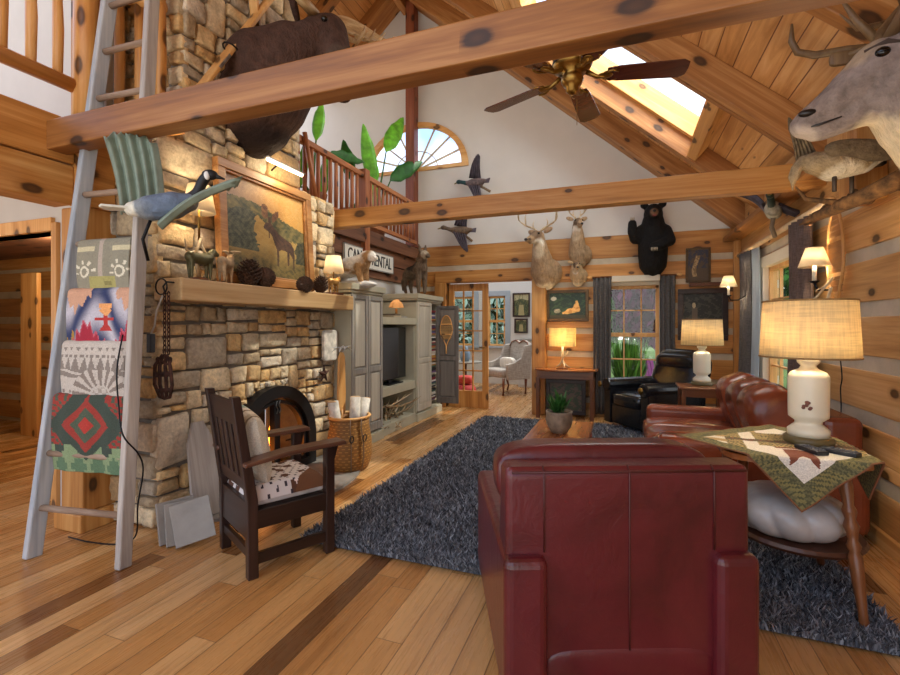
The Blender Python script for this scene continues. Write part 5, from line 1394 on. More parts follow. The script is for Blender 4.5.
# moose on the chimney
ms = thing('moose_mount', 'dark brown moose shoulder mount with palmed antlers, high on the chimney', 'moose mount', (-2.88, 3.06, 3.3), -90)
MCO = zones('coat_moose', '#4A342A', [((.0, .1, -.5), .3, '#2A1D18'), ((-.05, .82, .1), .16, '#54443A')], .85, 30, .8)
# local: +y out of the wall (+X world), +x towards the camera (-Y world)
critter('body', [[(.03, .02, -.16, .33), (.02, .18, -.10, .32), (-.03, .34, .12, .27), (-.1, .5, .32, .2)],
   [(-.0, .04, -.36, .2), (.0, .16, -.34, .18)], [(.06, .12, .15, .28), (-.02, .34, .30, .2)],
   [(-.16, .54, .44, .16), (-.17, .64, .45, .145), (-.12, .74, .26, .112), (-.06, .81, .06, .098), (-.03, .85, -.08, .1), (-.02, .86, -.14, .09)],
   [(-.1, .6, .22, .07), (-.09, .62, .08, .045), (-.08, .63, -.04, .02)]], MCO, ms, .03, 5)
for q in (-1, 1):
    MB().ell((-.165 + q*.13, .68, .47), (.026, .026, .024), n=(10, 7)).build('eye', EYE, ms, True)
    b = MB(); M = Matrix.Translation((-.16 + q*.22, .46, .58)) @ Euler((.3, -.5*q, .4*q)).to_matrix().to_4x4(); b.sup((0, 0, 0), (.15, .03, .06), (1, .8), (16, 9), M=M); b.build('ear', MCO, ms, True)
    b = MB()
    b.tube([(-.16 + q*.08, .56, .56), (-.15 + q*.3, .54, .60)], [.045, .04], 9)
    top = [(-.14 + q*(.26 + .60*a), .60 + .18*a, .60 + .16*a) for a in [i/8 for i in range(9)]]
    if q == 1: top = [(-.06 + .34*a, .58 + .16*a, .62 + .55*a) for a in [i/8 for i in range(9)]]
    # broad palm: ribs swept back from the front edge
    V, F = [], []
    for i, p in enumerate(top):
        a = i / 8; w_ = .08 + .24 * math.sin(PI * min(1, a + .12)) ** .8
        for j in range(4):
            c_ = j / 3; V.append((p[0], p[1] - w_ * c_ * .55, p[2] + w_ * c_ * .75 + .03 * math.sin(PI * c_)))
    for i in range(8):
        for j in range(3): F.append((i*4+j, i*4+j+1, (i+1)*4+j+1, (i+1)*4+j))
    o = MB().add(V, F).build('antler_palm', wood('mooseantler', '#6E5030', '#A58458', '#D2B88E', 'x', .5, 0, .1), ms, True, solid=.03, sub=1)
    for i, p in enumerate(top[2:]):
        w_ = .10 + .02 * i; b.tube([p, (p[0] + q*.02*i, p[1] + .06, p[2] - .02), (p[0] + q*.05*i*.6, p[1] + w_, p[2] + .08)], [.022, .018, .004], 7)
    b.tube([(-.14 + q*.28, .56, .60), (-.14 + q*.34, .70, .54), (-.14 + q*.30, .84, .58)], [.03, .022, .005], 8)
    b.build('antler', wood('mooseantler', '#6E5030', '#A58458', '#D2B88E', 'x', .5, 0, .1), ms, True)

# black bear on the back wall
bearm = zones('coat_bear', '#0E0C0C', [((0, .46, .74), .085, '#6E5038')], .7, 40, .8)
be = thing('bear_mount', 'black bear half-body mount with one paw raised, on the back wall above the window', 'bear mount', (.41, 7.28, 2.47), 180)
# local +x is the viewer's left, +y out of the wall
critter('body', [[(0, .08, -.22, .19), (0, .12, 0, .2), (0, .15, .2, .185), (0, .17, .33, .15)], [(0, .2, .44, .13), (0, .26, .46, .115), (0, .36, .43, .065), (0, .42, .42, .05)],
   [(.15, .15, .22, .095), (.23, .2, .12, .085), (.27, .26, .2, .07), (.275, .29, .31, .06)], [(-.15, .15, .2, .1), (-.2, .24, .06, .085), (-.08, .32, -.01, .07), (.0, .34, -.03, .06)],
   [(.12, .22, .575, .055)], [(-.12, .22, .575, .055)], [(0, .04, -.34, .12)]], zones('coat_bear', '#100E0E', [((0, .44, .42), .085, '#7A5A40')], .7, 40, .8), be, .016, 3)
for q in (-1, 1): MB().ell((q*.045, .355, .475), (.012, .012, .012), n=(10, 7)).build('eye', flat('amber_eye', '#4A2A10', .1), be, True)
MB().ell((0, .47, .43), (.024, .018, .018), n=(10, 7)).build('nose', NOSE, be, True)
MB().box(-.025, .025, .42, .455, .365, .385).build('mouth', flat('red_mouth', '#7A2A20', .5), be, bev=.006)
cl = MB()
for k in range(5):
    cl.tube([(.035 - .018*k, .39, -.05), (.035 - .018*k, .41, -.08), (.035 - .018*k, .40, -.10)], [.006, .005, .001], 6)
    cl.tube([(.30 - .013*k, .335, .35), (.30 - .013*k, .35, .38), (.30 - .013*k, .37, .39)], [.005, .004, .001], 6)
cl.build('claws', flat('claw', '#B8A890', .4), be, True)

# flying goose hung by the ladder
GB = zones('goose_body', '#7C8286', [((.0, -.17, .0), .08, '#D6D2C2'), ((.0, .02, .045), .13, '#667488')], .6, 60, .3)
gs = thing('goose_decoy', 'flying Canada goose decoy with ribbed grey-green wings in front of the ladder', 'goose', (-2.37, 1.86, 1.985), -55)
critter('body', [[(0, -.14, .0, .035), (0, -.06, .01, .062), (0, .04, .03, .068), (0, .11, .05, .045)]], GB, gs, .009, 3)
gs.scale = (1.12, 1.12, 1.12)
MB().tube(smooth([(0, .09, .055), (0, .145, .10), (0, .17, .155), (0, .19, .185)]), .024, 10).build('neck', flat('goose_black', '#141416', .55), gs, True)
b = MB(); b.ell((0, .205, .195), (.026, .038, .026)); b.tube([(0, .22, .193), (0, .275, .178)], [.015, .004], 8); b.build('head', flat('goose_black', '#141416', .55), gs, True)
b = MB(); b.ell((.016, .195, .186), (.013, .015, .022)); b.ell((-.016, .195, .186), (.013, .015, .022)); b.build('cheek_patch', flat('goose_white', '#E6E2DA', .6), gs, True)
MB().prism([(-.03, -.13), (.03, -.13), (.05, -.25), (.02, -.27), (-.02, -.27), (-.05, -.25)], -.004, .008, lambda a, c_, d: (a, c_, d)).build('tail', flat('goose_white2', '#D2CFBE', .7), gs, bev=.003)
WNG = flat('wing_green', '#7C8A7A', .55, .1, .18, 10, .2)
def wing(root, p0, d_out, d_ch, L_, w0, w1, m):
    V, F = [], []; nu, nv = 40, 10; d_out, d_ch = Vector(d_out).normalized(), Vector(d_ch).normalized(); nn = d_out.cross(d_ch)
    for j in range(nv + 1):
        for i in range(nu + 1):
            c_ = i / nu; a = j / nv; w_ = w0 + (w1 - w0) * a
            end = 1 - .10 * (1 - math.cos(2*PI*(c_*5 % 1))) * .5 if j == nv else 1
            p = Vector(p0) + d_out * (L_ * a * end * (1 - .12*(c_ - .4)**2*4*a)) + d_ch * (w_ * (c_ - .45)) + nn * (.016 * math.cos(2*PI*c_*5) + .03*math.sin(PI*a))
            V.append(p)
    for j in range(nv):
        for i in range(nu): F.append((j*(nu+1)+i, j*(nu+1)+i+1, (j+1)*(nu+1)+i+1, (j+1)*(nu+1)+i))
    return MB().add(V, F).build('wing', m, root, True, solid=.006)
wing(gs, (-.07, -.13, .0), (-.16, -.20, .96), (.05, .97, .1), .46, .2, .24, WNG)
wing(gs, (.06, .0, -.085), (.33, .82, .42), (-.85, -.25, .26), .48, .15, .02, WNG)
MB().tube([(.0, -.06, -.05), (-.02, -.1, -.14), (-.06, -.09, -.24)], .008, 7).build('hanger', BLACKM, gs, True)

# goose standing on driftwood, right wall
dw = thing('driftwood_perch', 'rough driftwood branch fixed high on the right wall under the standing goose', 'driftwood', (1.5, 3.45, 2.06))
b = MB(); rr = random.Random(9)
b.tube([(-.02, -.26, .12), (-.12, -.2, .07), (-.24, -.04, .02), (-.32, .2, .0), (-.28, .5, .02), (-.16, .8, .06)], [.06, .05, .04, .032, .025, .012], 9)
for k in range(46):
    t_ = rr.random(); p = Vector((-.04 - .26*t_, -.24 + .34*t_ + .06*rr.uniform(-1, 1), .10 - .09*t_ + .035*rr.uniform(-1, 1))); b.ell(p, (.018 + .025*rr.random(), .02 + .02*rr.random(), .016 + .02*rr.random()), n=(7, 5))
b.tube([(-.26, 0, .03), (-.4, .12, .1), (-.46, .1, .18)], [.02, .014, .004], 7); b.tube([(-.3, .15, .0), (-.38, .3, -.03)], [.02, .006], 7)
b.build('branch', flat('driftwood', '#7A5630', .9, 0, .5, 18, .8), dw, True)
g2 = thing('goose_mount', 'speckled grey goose mount with a raised wing, standing on the driftwood at the right', 'goose', (1.2, 3.34, 2.13), 96)
GG = zones('goose_grey', '#A08A68', [((0, .0, .10), .12, '#DCCFB4'), ((0, -.16, .12), .08, '#D8CDB8')], .85, 45, .5)
critter('body', [[(0, -.2, .2, .035), (0, -.1, .175, .075), (0, .04, .165, .095), (0, .13, .18, .065)], [(0, .13, .2, .05), (0, .19, .2, .035), (0, .225, .16, .03), (0, .24, .11, .03)], [(0, .235, .12, .03), (0, .245, .07, .014), (0, .245, .03, .005)]], GG, g2, .01, 3)
for q in (-1, 1):
    MB().tube([(q*.035, .05 - .12*(q > 0), .11), (q*.035, .05 - .12*(q > 0), .0)], .012, 8).build('leg', flat('goose_leg', '#3E3024', .6), g2, True)
GW = zones('goose_wing', '#6E5E48', [((0, -.05, .22), .1, '#8A7A60'), ((.0, -.28, .2), .1, '#1E1A18')], .8, 50, .4)
for q in (-1, 1):
    b = MB(); M = Matrix.Translation((q*.085, -.07, .21)) @ Euler((R(8), R(20*q), 0)).to_matrix().to_4x4(); b.sup((0, 0, 0), (.018, .2, .06), (.9, .8), (20, 9), M=M); b.build('wing', GW, g2, True)
wing(g2, (.02, .16, .2), (.12, .3, .95), (.1, .9, -.3), .30, .11, .025, flat('goose_primary', '#7A6648', .8, 0, .35, 30, .3))
MB().prism([(-.03, -.18), (.03, -.18), (.05, -.32), (-.05, -.32)], .19, .205, lambda a, c_, d: (a, c_, d)).build('tail', flat('goose_tail', '#1C1816', .7), g2, bev=.003)

# flying ducks
def duck(label, loc, rz, body, head, rr_=(0, 0, 0)):
    t = thing('duck_mount', label, 'duck', loc, rz)
    critter('body', [[(0, -.16, .02, .03), (0, -.06, .0, .07), (0, .06, .01, .07), (0, .14, .04, .035)]], body, t, .012, 2)
    b = MB(); b.tube([(0, .13, .03), (0, .2, .07), (0, .24, .09)], [.035, .028, .03], 9); b.ell((0, .255, .095), (.033, .045, .035)); b.build('head', head, t, True)
    MB().tube([(0, .29, .09), (0, .35, .075)], [.018, .012], 8, flat=.5).build('bill', flat('duck_bill', '#8A7A3A', .5), t, True)
    W_ = flat('duck_wing', '#4E4650', .7, 0, .3, 20, .3)
    wing(t, (.06, .0, .03), (.75, -.25, .65), (.1, .9, .3), .36, .2, .08, W_); wing(t, (-.06, .0, .02), (-.75, -.3, -.25), (.1, .9, .2), .34, .2, .08, W_)
    MB().prism([(-.03, -.14), (.03, -.14), (.045, -.24), (-.045, -.24)], .0, .012, lambda a, c_, d: (a, c_, d)).build('tail', W_, t)
    MB().tube([(0, -.02, -.05), (.02, -.06, -.14), (.0, -.14, -.22)], .02, 8).build('driftwood_mount', flat('mountwood', '#8A7660', .9), t, True)
    return t
DB = flat('duck_plumage', '#6A5A58', .8, 0, .4, 22, .3)
d1 = duck('green-headed mallard mount flying on the white gable wall, above the second beam', (-2.18, 7.08, 3.62), 75, DB, flat('mallard_green', '#0E3A3E', .35, .2))
d2 = duck('brown duck mount flying on the wall just below the second beam', (-2.44, 7.10, 2.88), 95, flat('duck_brown', '#6A5644', .8, 0, .4, 22, .3), flat('duck_brown_head', '#5A4A3C', .7))
d3 = duck('duck mount with a white belly flying on the right wall beside the second beam', (1.32, 5.1, 2.42), 160, flat('duck_white', '#B9B4A2', .8, 0, .35, 18, .3), flat('mallard_green2', '#16302A', .4))
d1.rotation_euler[1] = R(-62); d2.rotation_euler[1] = R(-55)
for t in (d1, d2): t.scale = (1.05, 1.05, 1.05)

# coyote on the right-hand cabinet and driftwood creature on the left-hand one
cy = thing('coyote_mount', 'small grey-brown standing coyote mount on top of the open cabinet', 'coyote mount', (-2.83, 6.22, 1.812), -120); cy.scale = (1.12, 1.12, 1.12)
critter('body', [[(0, -.14, .29, .085), (0, .0, .30, .09), (0, .10, .34, .095)], [(0, .12, .42, .075), (0, .15, .50, .065), (0, .2, .50, .05), (0, .27, .47, .026)], [(.045, .11, .28, .045), (.045, .12, .02, .022)], [(-.045, .12, .28, .045), (-.045, .13, .02, .022)],
   [(.05, -.16, .26, .05), (.05, -.2, .12, .03), (.05, -.16, .02, .02)], [(-.05, -.15, .26, .05), (-.05, -.2, .12, .03), (-.05, -.17, .02, .02)], [(.04, .14, .56, .028), (.055, .135, .64, .008)], [(-.04, .14, .56, .028), (-.055, .135, .64, .008)], [(0, -.2, .28, .04), (0, -.28, .18, .045), (0, -.3, .08, .02)]],
   zones('coat_coyote', '#6E5C4A', [((0, -.02, .4), .16, '#3E352E'), ((0, .2, .5), .07, '#C2B29A')], .9, 50, .7), cy, .012, 2)
wf = thing('bobcat_mount', 'white and tan furry animal mount crouching on top of the left tall cabinet', 'animal mount', (-2.86, 4.55, 1.812), -100)
critter('body', [[(0, -.24, .16, .10), (0, -.05, .2, .12), (0, .14, .24, .10)], [(0, .2, .30, .075), (0, .26, .31, .065), (0, .32, .28, .035)], [(.07, .14, .2, .05), (.08, .2, .02, .03)], [(-.07, .12, .2, .05), (-.08, .14, .02, .03)], [(.09, -.22, .14, .07), (.1, -.16, .03, .035)], [(-.09, -.22, .14, .07), (-.1, -.18, .03, .035)]],
   zones('coat_bobcat', '#A8835A', [((0, .05, .33), .2, '#E6E0D8'), ((0, .3, .3), .07, '#E9E4DC'), ((0, -.1, .02), .2, '#E2DCD2')], .9, 40, .6), wf, .014, 3)
MB().ell((0, 0, .0), (.16, .34, .05)).build('snowy_base', flat('snow_base', '#DAD8D4', .8, 0, .2, 10, .4), wf, True)

# ---------------------------------------------------------------- right wall: rod, curtains, sconces, snowshoe
rod = thing('curtain_rod', 'long pale pole curtain rod over the right-hand window', 'curtain rod', (1.42, 5.5, 2.26))
MB().tube([(0, -1.35, 0), (0, 1.45, 0)], .026, 10).build('pole', flat('pale_pole', '#D9B98E', .5, 0, .15, 9, .1), rod, True)
for y in (-1.25, 1.35): MB().box(-.015, .08, y - .012, y + .012, -.03, .012).build('bracket', BLACKM, rod)
MB().ell((0, 1.47, 0), (.035, .035, .035)).build('finial', pine('y'), rod, True); MB().ell((0, -1.37, 0), (.035, .035, .035)).build('finial', pine('y'), rod, True)
def curtain(name, label, axis, face, a0, a1, z0, z1, m, folds=5, amp=.03):
    V, F = [], []; nu, nv = folds * 12, 14
    for j in range(nv + 1):
        for i in range(nu + 1):
            u, v = i / nu, j / nv; a = a0 + (a1 - a0) * (u + .012 * math.sin(3 * v + 9 * u)); d = amp * math.sin(2*PI*folds*u) * (.75 + .25*v) + .01 * math.sin(5 * v + 7 * u)
            z = z1 + (z0 - z1) * v
            V.append((a, face + d, z) if axis == 'x' else (face + d, a, z))
    for j in range(nv):
        for i in range(nu): F.append((j*(nu+1)+i, j*(nu+1)+i+1, (j+1)*(nu+1)+i+1, (j+1)*(nu+1)+i))
    o = MB().add(V, F).build(name, m, None, True, solid=.004)
    return tag(o, label, 'curtain')
CURT = cloth('charcoal_curtain', '#6A6562', '#524E4C', 140)
CURB = cloth('brown_curtain', '#705E56', '#58483F', 140)
SHEER = shade_mat('sheer_white', '#D6DEE4', False, .6)
curtain('curtain', 'charcoal curtain panel at the left side of the back window', 'x', 7.2, -.40, -.15, .05, 2.06, CURT, 4)
curtain('curtain', 'charcoal curtain panel at the right side of the back window', 'x', 7.2, .50, .70, .05, 2.06, CURT, 3)
curtain('curtain', 'charcoal curtain panel at the far corner end of the right-hand window', 'y', 1.40, 6.3, 6.75, .05, 2.24, CURT, 4)
curtain('sheer_curtain', 'thin white sheer between the charcoal curtain and the right-hand window', 'y', 1.43, 6.08, 6.32, .05, 2.24, SHEER, 3, .02)
curtain('curtain', 'dark brown curtain panel at the near end of the right-hand window', 'y', 1.40, 4.46, 4.92, .05, 2.24, CURB, 4)
rd2 = thing('curtain_rod', 'dark curtain rod with wooden finials over the back window', 'curtain rod', (.15, 7.2, 2.07))
MB().tube([(-.58, 0, 0), (.58, 0, 0)], .011, 8).build('pole', walnut('x'), rd2, True)
for q in (-1, 1):
    MB().ell((q*.60, 0, 0), (.04, .025, .025)).build('finial', pine('x'), rd2, True); MB().box(q*.55-.01, q*.55+.01, 0, .1, -.02, .01).build('bracket', BLACKM, rd2)
struct(MB().box(-.14, .5, 7.15, 7.3, 1.99, 2.075).build('trim_11', CREAM, bev=.004))
def sconce(label, loc, s=1.0):
    t = thing('wall_sconce', label, 'wall lamp', loc)
    # origin at the candle; arm runs to the wall (+x)
    cone_shade(t, .06*s, .19*s, .095*s, .05*s, CREAMSH, 10)
    MB().tube([(0, 0, -.04*s), (0, 0, .09*s)], .014*s, 9).build('candle', flat('candle', '#E0D6BE', .6), t, True)
    MB().lathe([(.006, -.06), (.03, -.05), (.035, -.04), (0, -.04)], n=14).build('drip_cup', BLACKM, t, True)
    b = MB(); L_ = 1.5 - loc[0]
    b.tube([(0, 0, -.05*s), (.02, 0, -.1*s), (.1, .0, -.1*s), (L_*.7, 0, -.03), (L_ - .01, 0, -.02)], .008, 8); b.lathe([(.035, 0), (.035, .01), (0, .012)], n=14, M=Matrix.Translation((L_, 0, -.02)) @ Euler((0, R(-90), 0)).to_matrix().to_4x4())
    b.build('arm', BLACKM, t, True)
    MB().ell((0, 0, .12*s), (.016*s, .016*s, .026*s)).build('bulb', _cache.setdefault('sb', emit('bulb_glow4', '#FFDDA6', 6)), t, True)
    point_light(t, (0, 0, .125*s), 9)
sconce('lit wall sconce with a cream shade beside the large snowshoe on the right wall', (1.36, 4.24, 1.73), 1.1)
sconce('small lit wall sconce with a cream shade near the back corner, above the mirror edge', (1.2, 6.4, 1.76))
s2 = thing('snowshoe', 'large wooden snowshoe hung on the right wall behind the big lamp', 'snowshoe', (1.45, 4.13, 1.80))
snowshoe(s2, .8, .27, wood('ash', '#9A6A34', '#C08A4C', '#D8A868', 'z', .45, 0, .1), flat('rawhide2', '#A8763C', .6), 'x')
antler((1.38, 4.0, 1.62), 150, R(60), .62, 21, 'antler hung over the large snowshoe on the right wall', 'antlers hung on the right wall')
antler((1.42, 4.08, 1.70), 200, R(80), .55, 22, 'second, lower antler tied beside the large snowshoe', 'antlers hung on the right wall')
tag(MB().tube(smooth([(1.47, 4.1, 1.10), (1.475, 4.09, .98), (1.47, 4.1, .9), (1.47, 4.09, .78), (1.47, 4.1, .6)]), .004, 6).build('lamp_cord', BLACKM, None, True), 'thin black lamp cord running down the right wall', 'cord')

# ---------------------------------------------------------------- back wall pictures, desk, lamp
def picture(label, x0, x1, z0, z1, y, fm, col, fw=.045, nu=80, nv=60, face='y', name='framed_picture', coat=0):
    t = thing(name, label, 'picture', ((x0+x1)/2, y, (z0+z1)/2))
    w_, h_ = (x1-x0)/2, (z1-z0)/2; b = MB()
    for a in ((-w_, w_, h_-fw, h_), (-w_, w_, -h_, -h_+fw), (-w_, -w_+fw, -h_+fw, h_-fw), (w_-fw, w_, -h_+fw, h_-fw)): b.box(a[0], a[1], -.035, 0, a[2], a[3])
    b.build('frame', fm, t, bev=.005)
    painted_grid('artwork', nu, nv, lambda u, v: (-w_+fw + u*(2*w_-2*fw), -.012, -h_+fw + v*(2*h_-2*fw)), col, _cache.setdefault('art', painted('artwork', .5, .1)), t)
    return t
LOUNGE = [(.36,.16),(.5,.17),(.62,.2),(.74,.24),(.84,.27),(.86,.36),(.82,.5),(.8,.62),(.77,.70),(.72,.68),(.72,.6),(.68,.52),(.66,.42),(.6,.40),(.52,.38),(.44,.28),(.36,.24)]
def art_lounge(u, v):
    f = fbm(u*1.4, v*1.4)
    if inside(LOUNGE, u, v): return '#DDAE66' if f > -.1 else '#B88444'
    if math.hypot(u - .22, (v - .3)) < .09: return '#B8AC90' if f > 0 else '#8A8A70'
    if math.hypot(u - .12, v - .78) < .08: return '#C8C4B0'
    if v < .14: return '#4A4630'
    return '#22362C' if f < .15 else '#3A5236'
def art_figure(u, v):
    f = fbm(u, v)
    if abs(u - .42 + .12*math.sin(5*v)) < .11 and .12 < v < .82: return '#B89A6E' if f > 0 else '#8A7048'
    return '#3A3A4A' if f < .1 and v > .4 else '#5A4A38'
def art_woods(u, v):
    f = fbm(u*1.6, v)
    if abs(u - .5) < .07 + .15*(1-v) and v < .5: return '#A89A6A'
    if v > .8 - .2*abs(u-.5): return '#B8B088' if f > -.3 else '#7A7A54'
    return '#3E4A30' if f < .1 else '#66663E'
def art_dark(u, v):
    f = fbm(u*1.2, v*1.5)
    if math.hypot((u - .28)*1.6, v - .72) < .07: return '#C8B48A'
    if abs(u - .3) < .07 and .2 < v < .66: return '#6A5A48'
    return '#22241F' if f < .1 else '#44443A'
GILT = flat('dark_gilt', '#5A4426', .45, .2, .2, 20, .2)
picture('framed painting of a reclining figure in a dark grove, above the hall desk lamp', -1.10, -.47, 1.42, 1.90, 7.3, GILT, art_lounge)
picture('small framed print of a standing figure, high on the back wall right of the bear', .84, 1.15, 1.96, 2.44, 7.3, GILT, art_figure, .03)
picture('wide dark-framed picture behind the twin lamp, on the back wall at the right', .74, 1.36, 1.15, 1.87, 7.3, dark_wood('x'), art_dark, .07)
tag(MB().box(.88, 1.3, 7.2, 7.3, 1.9, 1.95).build('small_shelf', walnut('x'), None, bev=.004), 'short dark shelf above the wide dark-framed picture', 'shelf')
dk = thing('console_desk', 'half-round cherry console desk with dark legs against the back wall', 'desk', (-.78, 7.22, 0))
pts = [(-.46, .0)] + [(-.46 * math.cos(PI*i/20), -.12 - .36 * math.sin(PI*i/20) ** .7) for i in range(21)] + [(.46, .0)]
MB().prism(pts, .695, .72, lambda a, c_, d: (a, c_, d)).build('desktop', cherry('x'), dk, bev=.006)
MB().box(-.4, .4, -.36, -.02, .58, .695).build('apron', walnut('x'), dk)
for x in (-.38, .38):
    for y in (-.34, -.05): MB().box(x-.028, x+.028, y-.028, y+.028, 0, .60).build('leg', walnut('z'), dk, bev=.005)
ap = picture('framed glass picture leaning on the floor under the console desk', -1.08, -.5, .03, .55, 7.14, dark_wood('x'), lambda u, v: '#6A5648' if fbm(u, v) > 0 else '#3E4A34', .06)
dl = thing('table_lamp', 'small antler lamp with a patterned square shade, on the console desk', 'lamp', (-.82, 7.0, .722))
b = MB()
b.tube([(-.1, 0, .015), (-.04, .02, .06), (0, 0, .14), (.0, 0, .32)], [.01, .014, .016, .012], 8); b.tube([(.12, 0, .015), (.05, -.02, .05), (0, 0, .12)], [.006, .013, .014], 8); b.tube([(.03, -.1, .015), (.03, -.04, .06), (0, 0, .1)], [.006, .012, .013], 7); b.tube([(.0, 0, .16), (.06, .02, .2), (.07, .02, .27)], [.012, .008, .002], 7)
b.build('antler_base', BONE, dl, True)
MB().lathe([(.08, 0), (.08, .015), (0, .02)], n=20).build('foot', walnut('x'), dl)
sh_ = MB()
for x0, x1, y0, y1 in ((-.18, .18, -.11, -.107), (-.18, .18, .107, .11), (-.18, -.177, -.11, .11), (.177, .18, -.11, .11)): sh_.box(x0, x1, y0, y1, .33, .60)
def mica():
    m = shade_mat('mica_shade', '#F0DCA8', True, .5); return m
sh_.build('lamp_shade', mica(), dl)
point_light(dl, (0, 0, .46), 7)
tag(MB().box(-1.02, -.96, 7.28, 7.3, .38, .48).build('wall_outlet', flat('outlet', '#D8D2C4', .5), None, bev=.004), 'white wall outlet under the console desk', 'outlet')

# ---------------------------------------------------------------- ceiling fan
fan = thing('ceiling_fan', 'brass ceiling fan with five dark wooden blades, behind the near beam', 'ceiling fan', (-.31, 3.18, 2.98))
zc = roofz(-.31) - 2.98
MB().tube([(0, 0, .18), (0, 0, zc)], .014, 10).build('downrod', BRASS, fan, True)
MB().lathe([(.07, zc - .1), (.075, zc - .02), (.05, zc + .06), (0, zc + .06)], n=20).build('canopy', BRASS, fan, True)
MB().lathe([(.03, .24), (.1, .22), (.125, .18), (.13, .1), (.115, .07), (.06, .045), (.07, .02), (.075, .0), (.06, -.03), (.04, -.045), (.042, -.07), (.02, -.09), (0, -.095)], n=28).build('motor', BRASS, fan, True)
MB().lathe([(.131, .12), (.133, .11), (.131, .1)], n=28).build('band', BLACKM, fan, True)
BLD = wood('fanblade', '#3A1A12', '#54281A', '#6E3A24', 'x', .22, 0, .05)
for k in range(5):
    M = Matrix.Rotation(R(12 + 72 * k), 4, 'Z')
    b = MB(); b.tube([(.09, 0, .05), (.16, 0, .015), (.24, 0, .02)], [.016, .014, .012], 8)
    b.tube([(.2, .03, .02), (.25, .06, .02), (.29, .045, .02)], .008, 6); b.tube([(.2, -.03, .02), (.25, -.06, .02), (.29, -.045, .02)], .008, 6); b.sup((.21, 0, .02), (.05, .035, .006), (.6, .8), (16, 6))
    b.v = [tuple(M @ Vector(p)) for p in b.v]; o = b.build('blade_iron', BRASS, fan, True)
    bl_ = MB(); T = M @ Matrix.Translation((0, 0, .028)) @ Matrix.Rotation(R(-11), 4, 'X')
    pts = [(.22, -.055), (.3, -.068), (.68, -.08), (.72, -.055), (.725, 0), (.72, .055), (.68, .08), (.3, .068), (.22, .055)]
    bl_.prism(pts, -.004, .004, lambda a, c_, d: tuple(T @ Vector((a, c_, d)))); bl_.build('blade', BLD, fan, bev=.002)
MB().tube([(.03, 0, -.13), (.03, 0, -.3)], .0025, 5).build('pull_chain', BRASS, fan)

# ---------------------------------------------------------------- balcony: railing and big-leaf plants
RED_Z = wood('balpost', '#743E22', '#9A5A34', '#B87A4E', 'z', .5, .3, .1); RED_Y = wood('balrail', '#7E4628', '#A5653A', '#C28656', 'y', .5, .5, .1)
bal = thing('balcony_railing', 'brown wooden balcony railing with slender balusters, above the media cabinets', 'railing', (-3.24, 5.5, 2.66))
MB().box(-.05, .05, -1.8, 1.6, -.2, -.02).build('edge_board', wood('oldlog', '#4A2C1C', '#6E4630', '#8E6448', 'y', .6, .3, .1), bal, bev=.006)
MB().box(-.035, .035, -1.5, 1.6, .66, .73).build('top_rail', RED_Y, bal, bev=.012, seg=3)
MB().box(-.025, .025, -1.5, 1.6, .05, .11).build('bottom_rail', RED_Y, bal, bev=.006)
MB().box(-.06, .06, -.12, 0, -.35, .78).build('post', RED_Z, bal, bev=.008)
for k in range(26):
    y = -1.42 + .118 * k
    if abs(y + .06) < .09: continue
    MB().tube([(0, y, .1), (0.003, y, .35), (0, y, .68)], [.022, .027, .022], 8).build('baluster', RED_Z, bal, True)
pole = MB().tube([(-3.18, 4.12, 3.42), (-3.16, 4.30, 2.72)], .026, 10).build('leaning_pole', RED_Z, None, True)
tag(pole, 'smooth wooden pole leaning against the start of the balcony railing', 'pole')
sk = thing('wooden_ski', 'old wooden ski with an iron binding leaning across the upper chimney', 'ski', (-2.80, 2.42, 2.98))
MB().bar((0, .02, 0), (.05, .86, 1.36), .03, .1, (1, 0, 0)).build('plank', pine('z'), sk, bev=.008)
MB().bar((.025, .17, .25), (.03, .26, .39), .02, .075, (1, 0, 0)).build('foot_plate', flat('worn_metal', '#8A8682', .5, .5, .3, 20, .2), sk)
MB().tube([(.03 + .05*math.sin(2*PI*i/12), .30 + .06*math.cos(2*PI*i/12), .46 - .02*math.cos(2*PI*i/12)) for i in range(13)], .007, 6).build('binding', BLACKM, sk, True)
tag(MB().bar((-2.80, 3.02, 3.75), (-2.80, 2.90, 4.5), .03, .08, (1, 0, 0)).build('wooden_ski', pine('z'), None, bev=.006), 'second old ski crossing behind the first, high on the chimney', 'ski')
LEAF = flat('banana_leaf', '#74C63A', .45, 0, .3, 9, .1); LEAFD = flat('banana_leaf_dark', '#2F6A2A', .5, 0, .3, 9, .1); STEM = flat('plant_stem', '#4A6A2A', .6)
def big_leaf(par, base, tip0, tip1, w_, m, roll=0):
    """petiole from base to tip0, blade from tip0 to tip1"""
    base, a, c_ = Vector(base), Vector(tip0), Vector(tip1); c_ = a + (c_ - a) * 1.2; w_ *= .72
    MB().tube([base, base.lerp(a, .5) + Vector((0, 0, .06)), a], [.02, .015, .01], 7).build('stem', STEM, par, True)
    d = c_ - a; s = d.cross(Vector((.5, -.82, -.3))).normalized() * w_; n_ = d.cross(s).normalized(); s = Matrix.Rotation(R(roll), 3, d.normalized()) @ s
    V, F = [], []; K = 14
    for i in range(K + 1):
        t = i / K; ww = math.sin(PI * min(1, t ** .8 * .97 + .02)) ** .85; p = a + d * t - Vector((0, 0, .10 * t * t)) * d.length
        for q in (-1, -.5, 0, .5, 1): V.append(p + s * (q * ww) + n_ * (abs(q) * .05 * w_ * 4 * ww * .6) + Vector((0, 0, .01*math.sin(22*t)*abs(q))))
    for i in range(K):
        for j in range(4): F.append((i*5+j, i*5+j+1, (i+1)*5+j+1, (i+1)*5+j))
    MB().add(V, F).build('leaf', m, par, True, solid=.004)
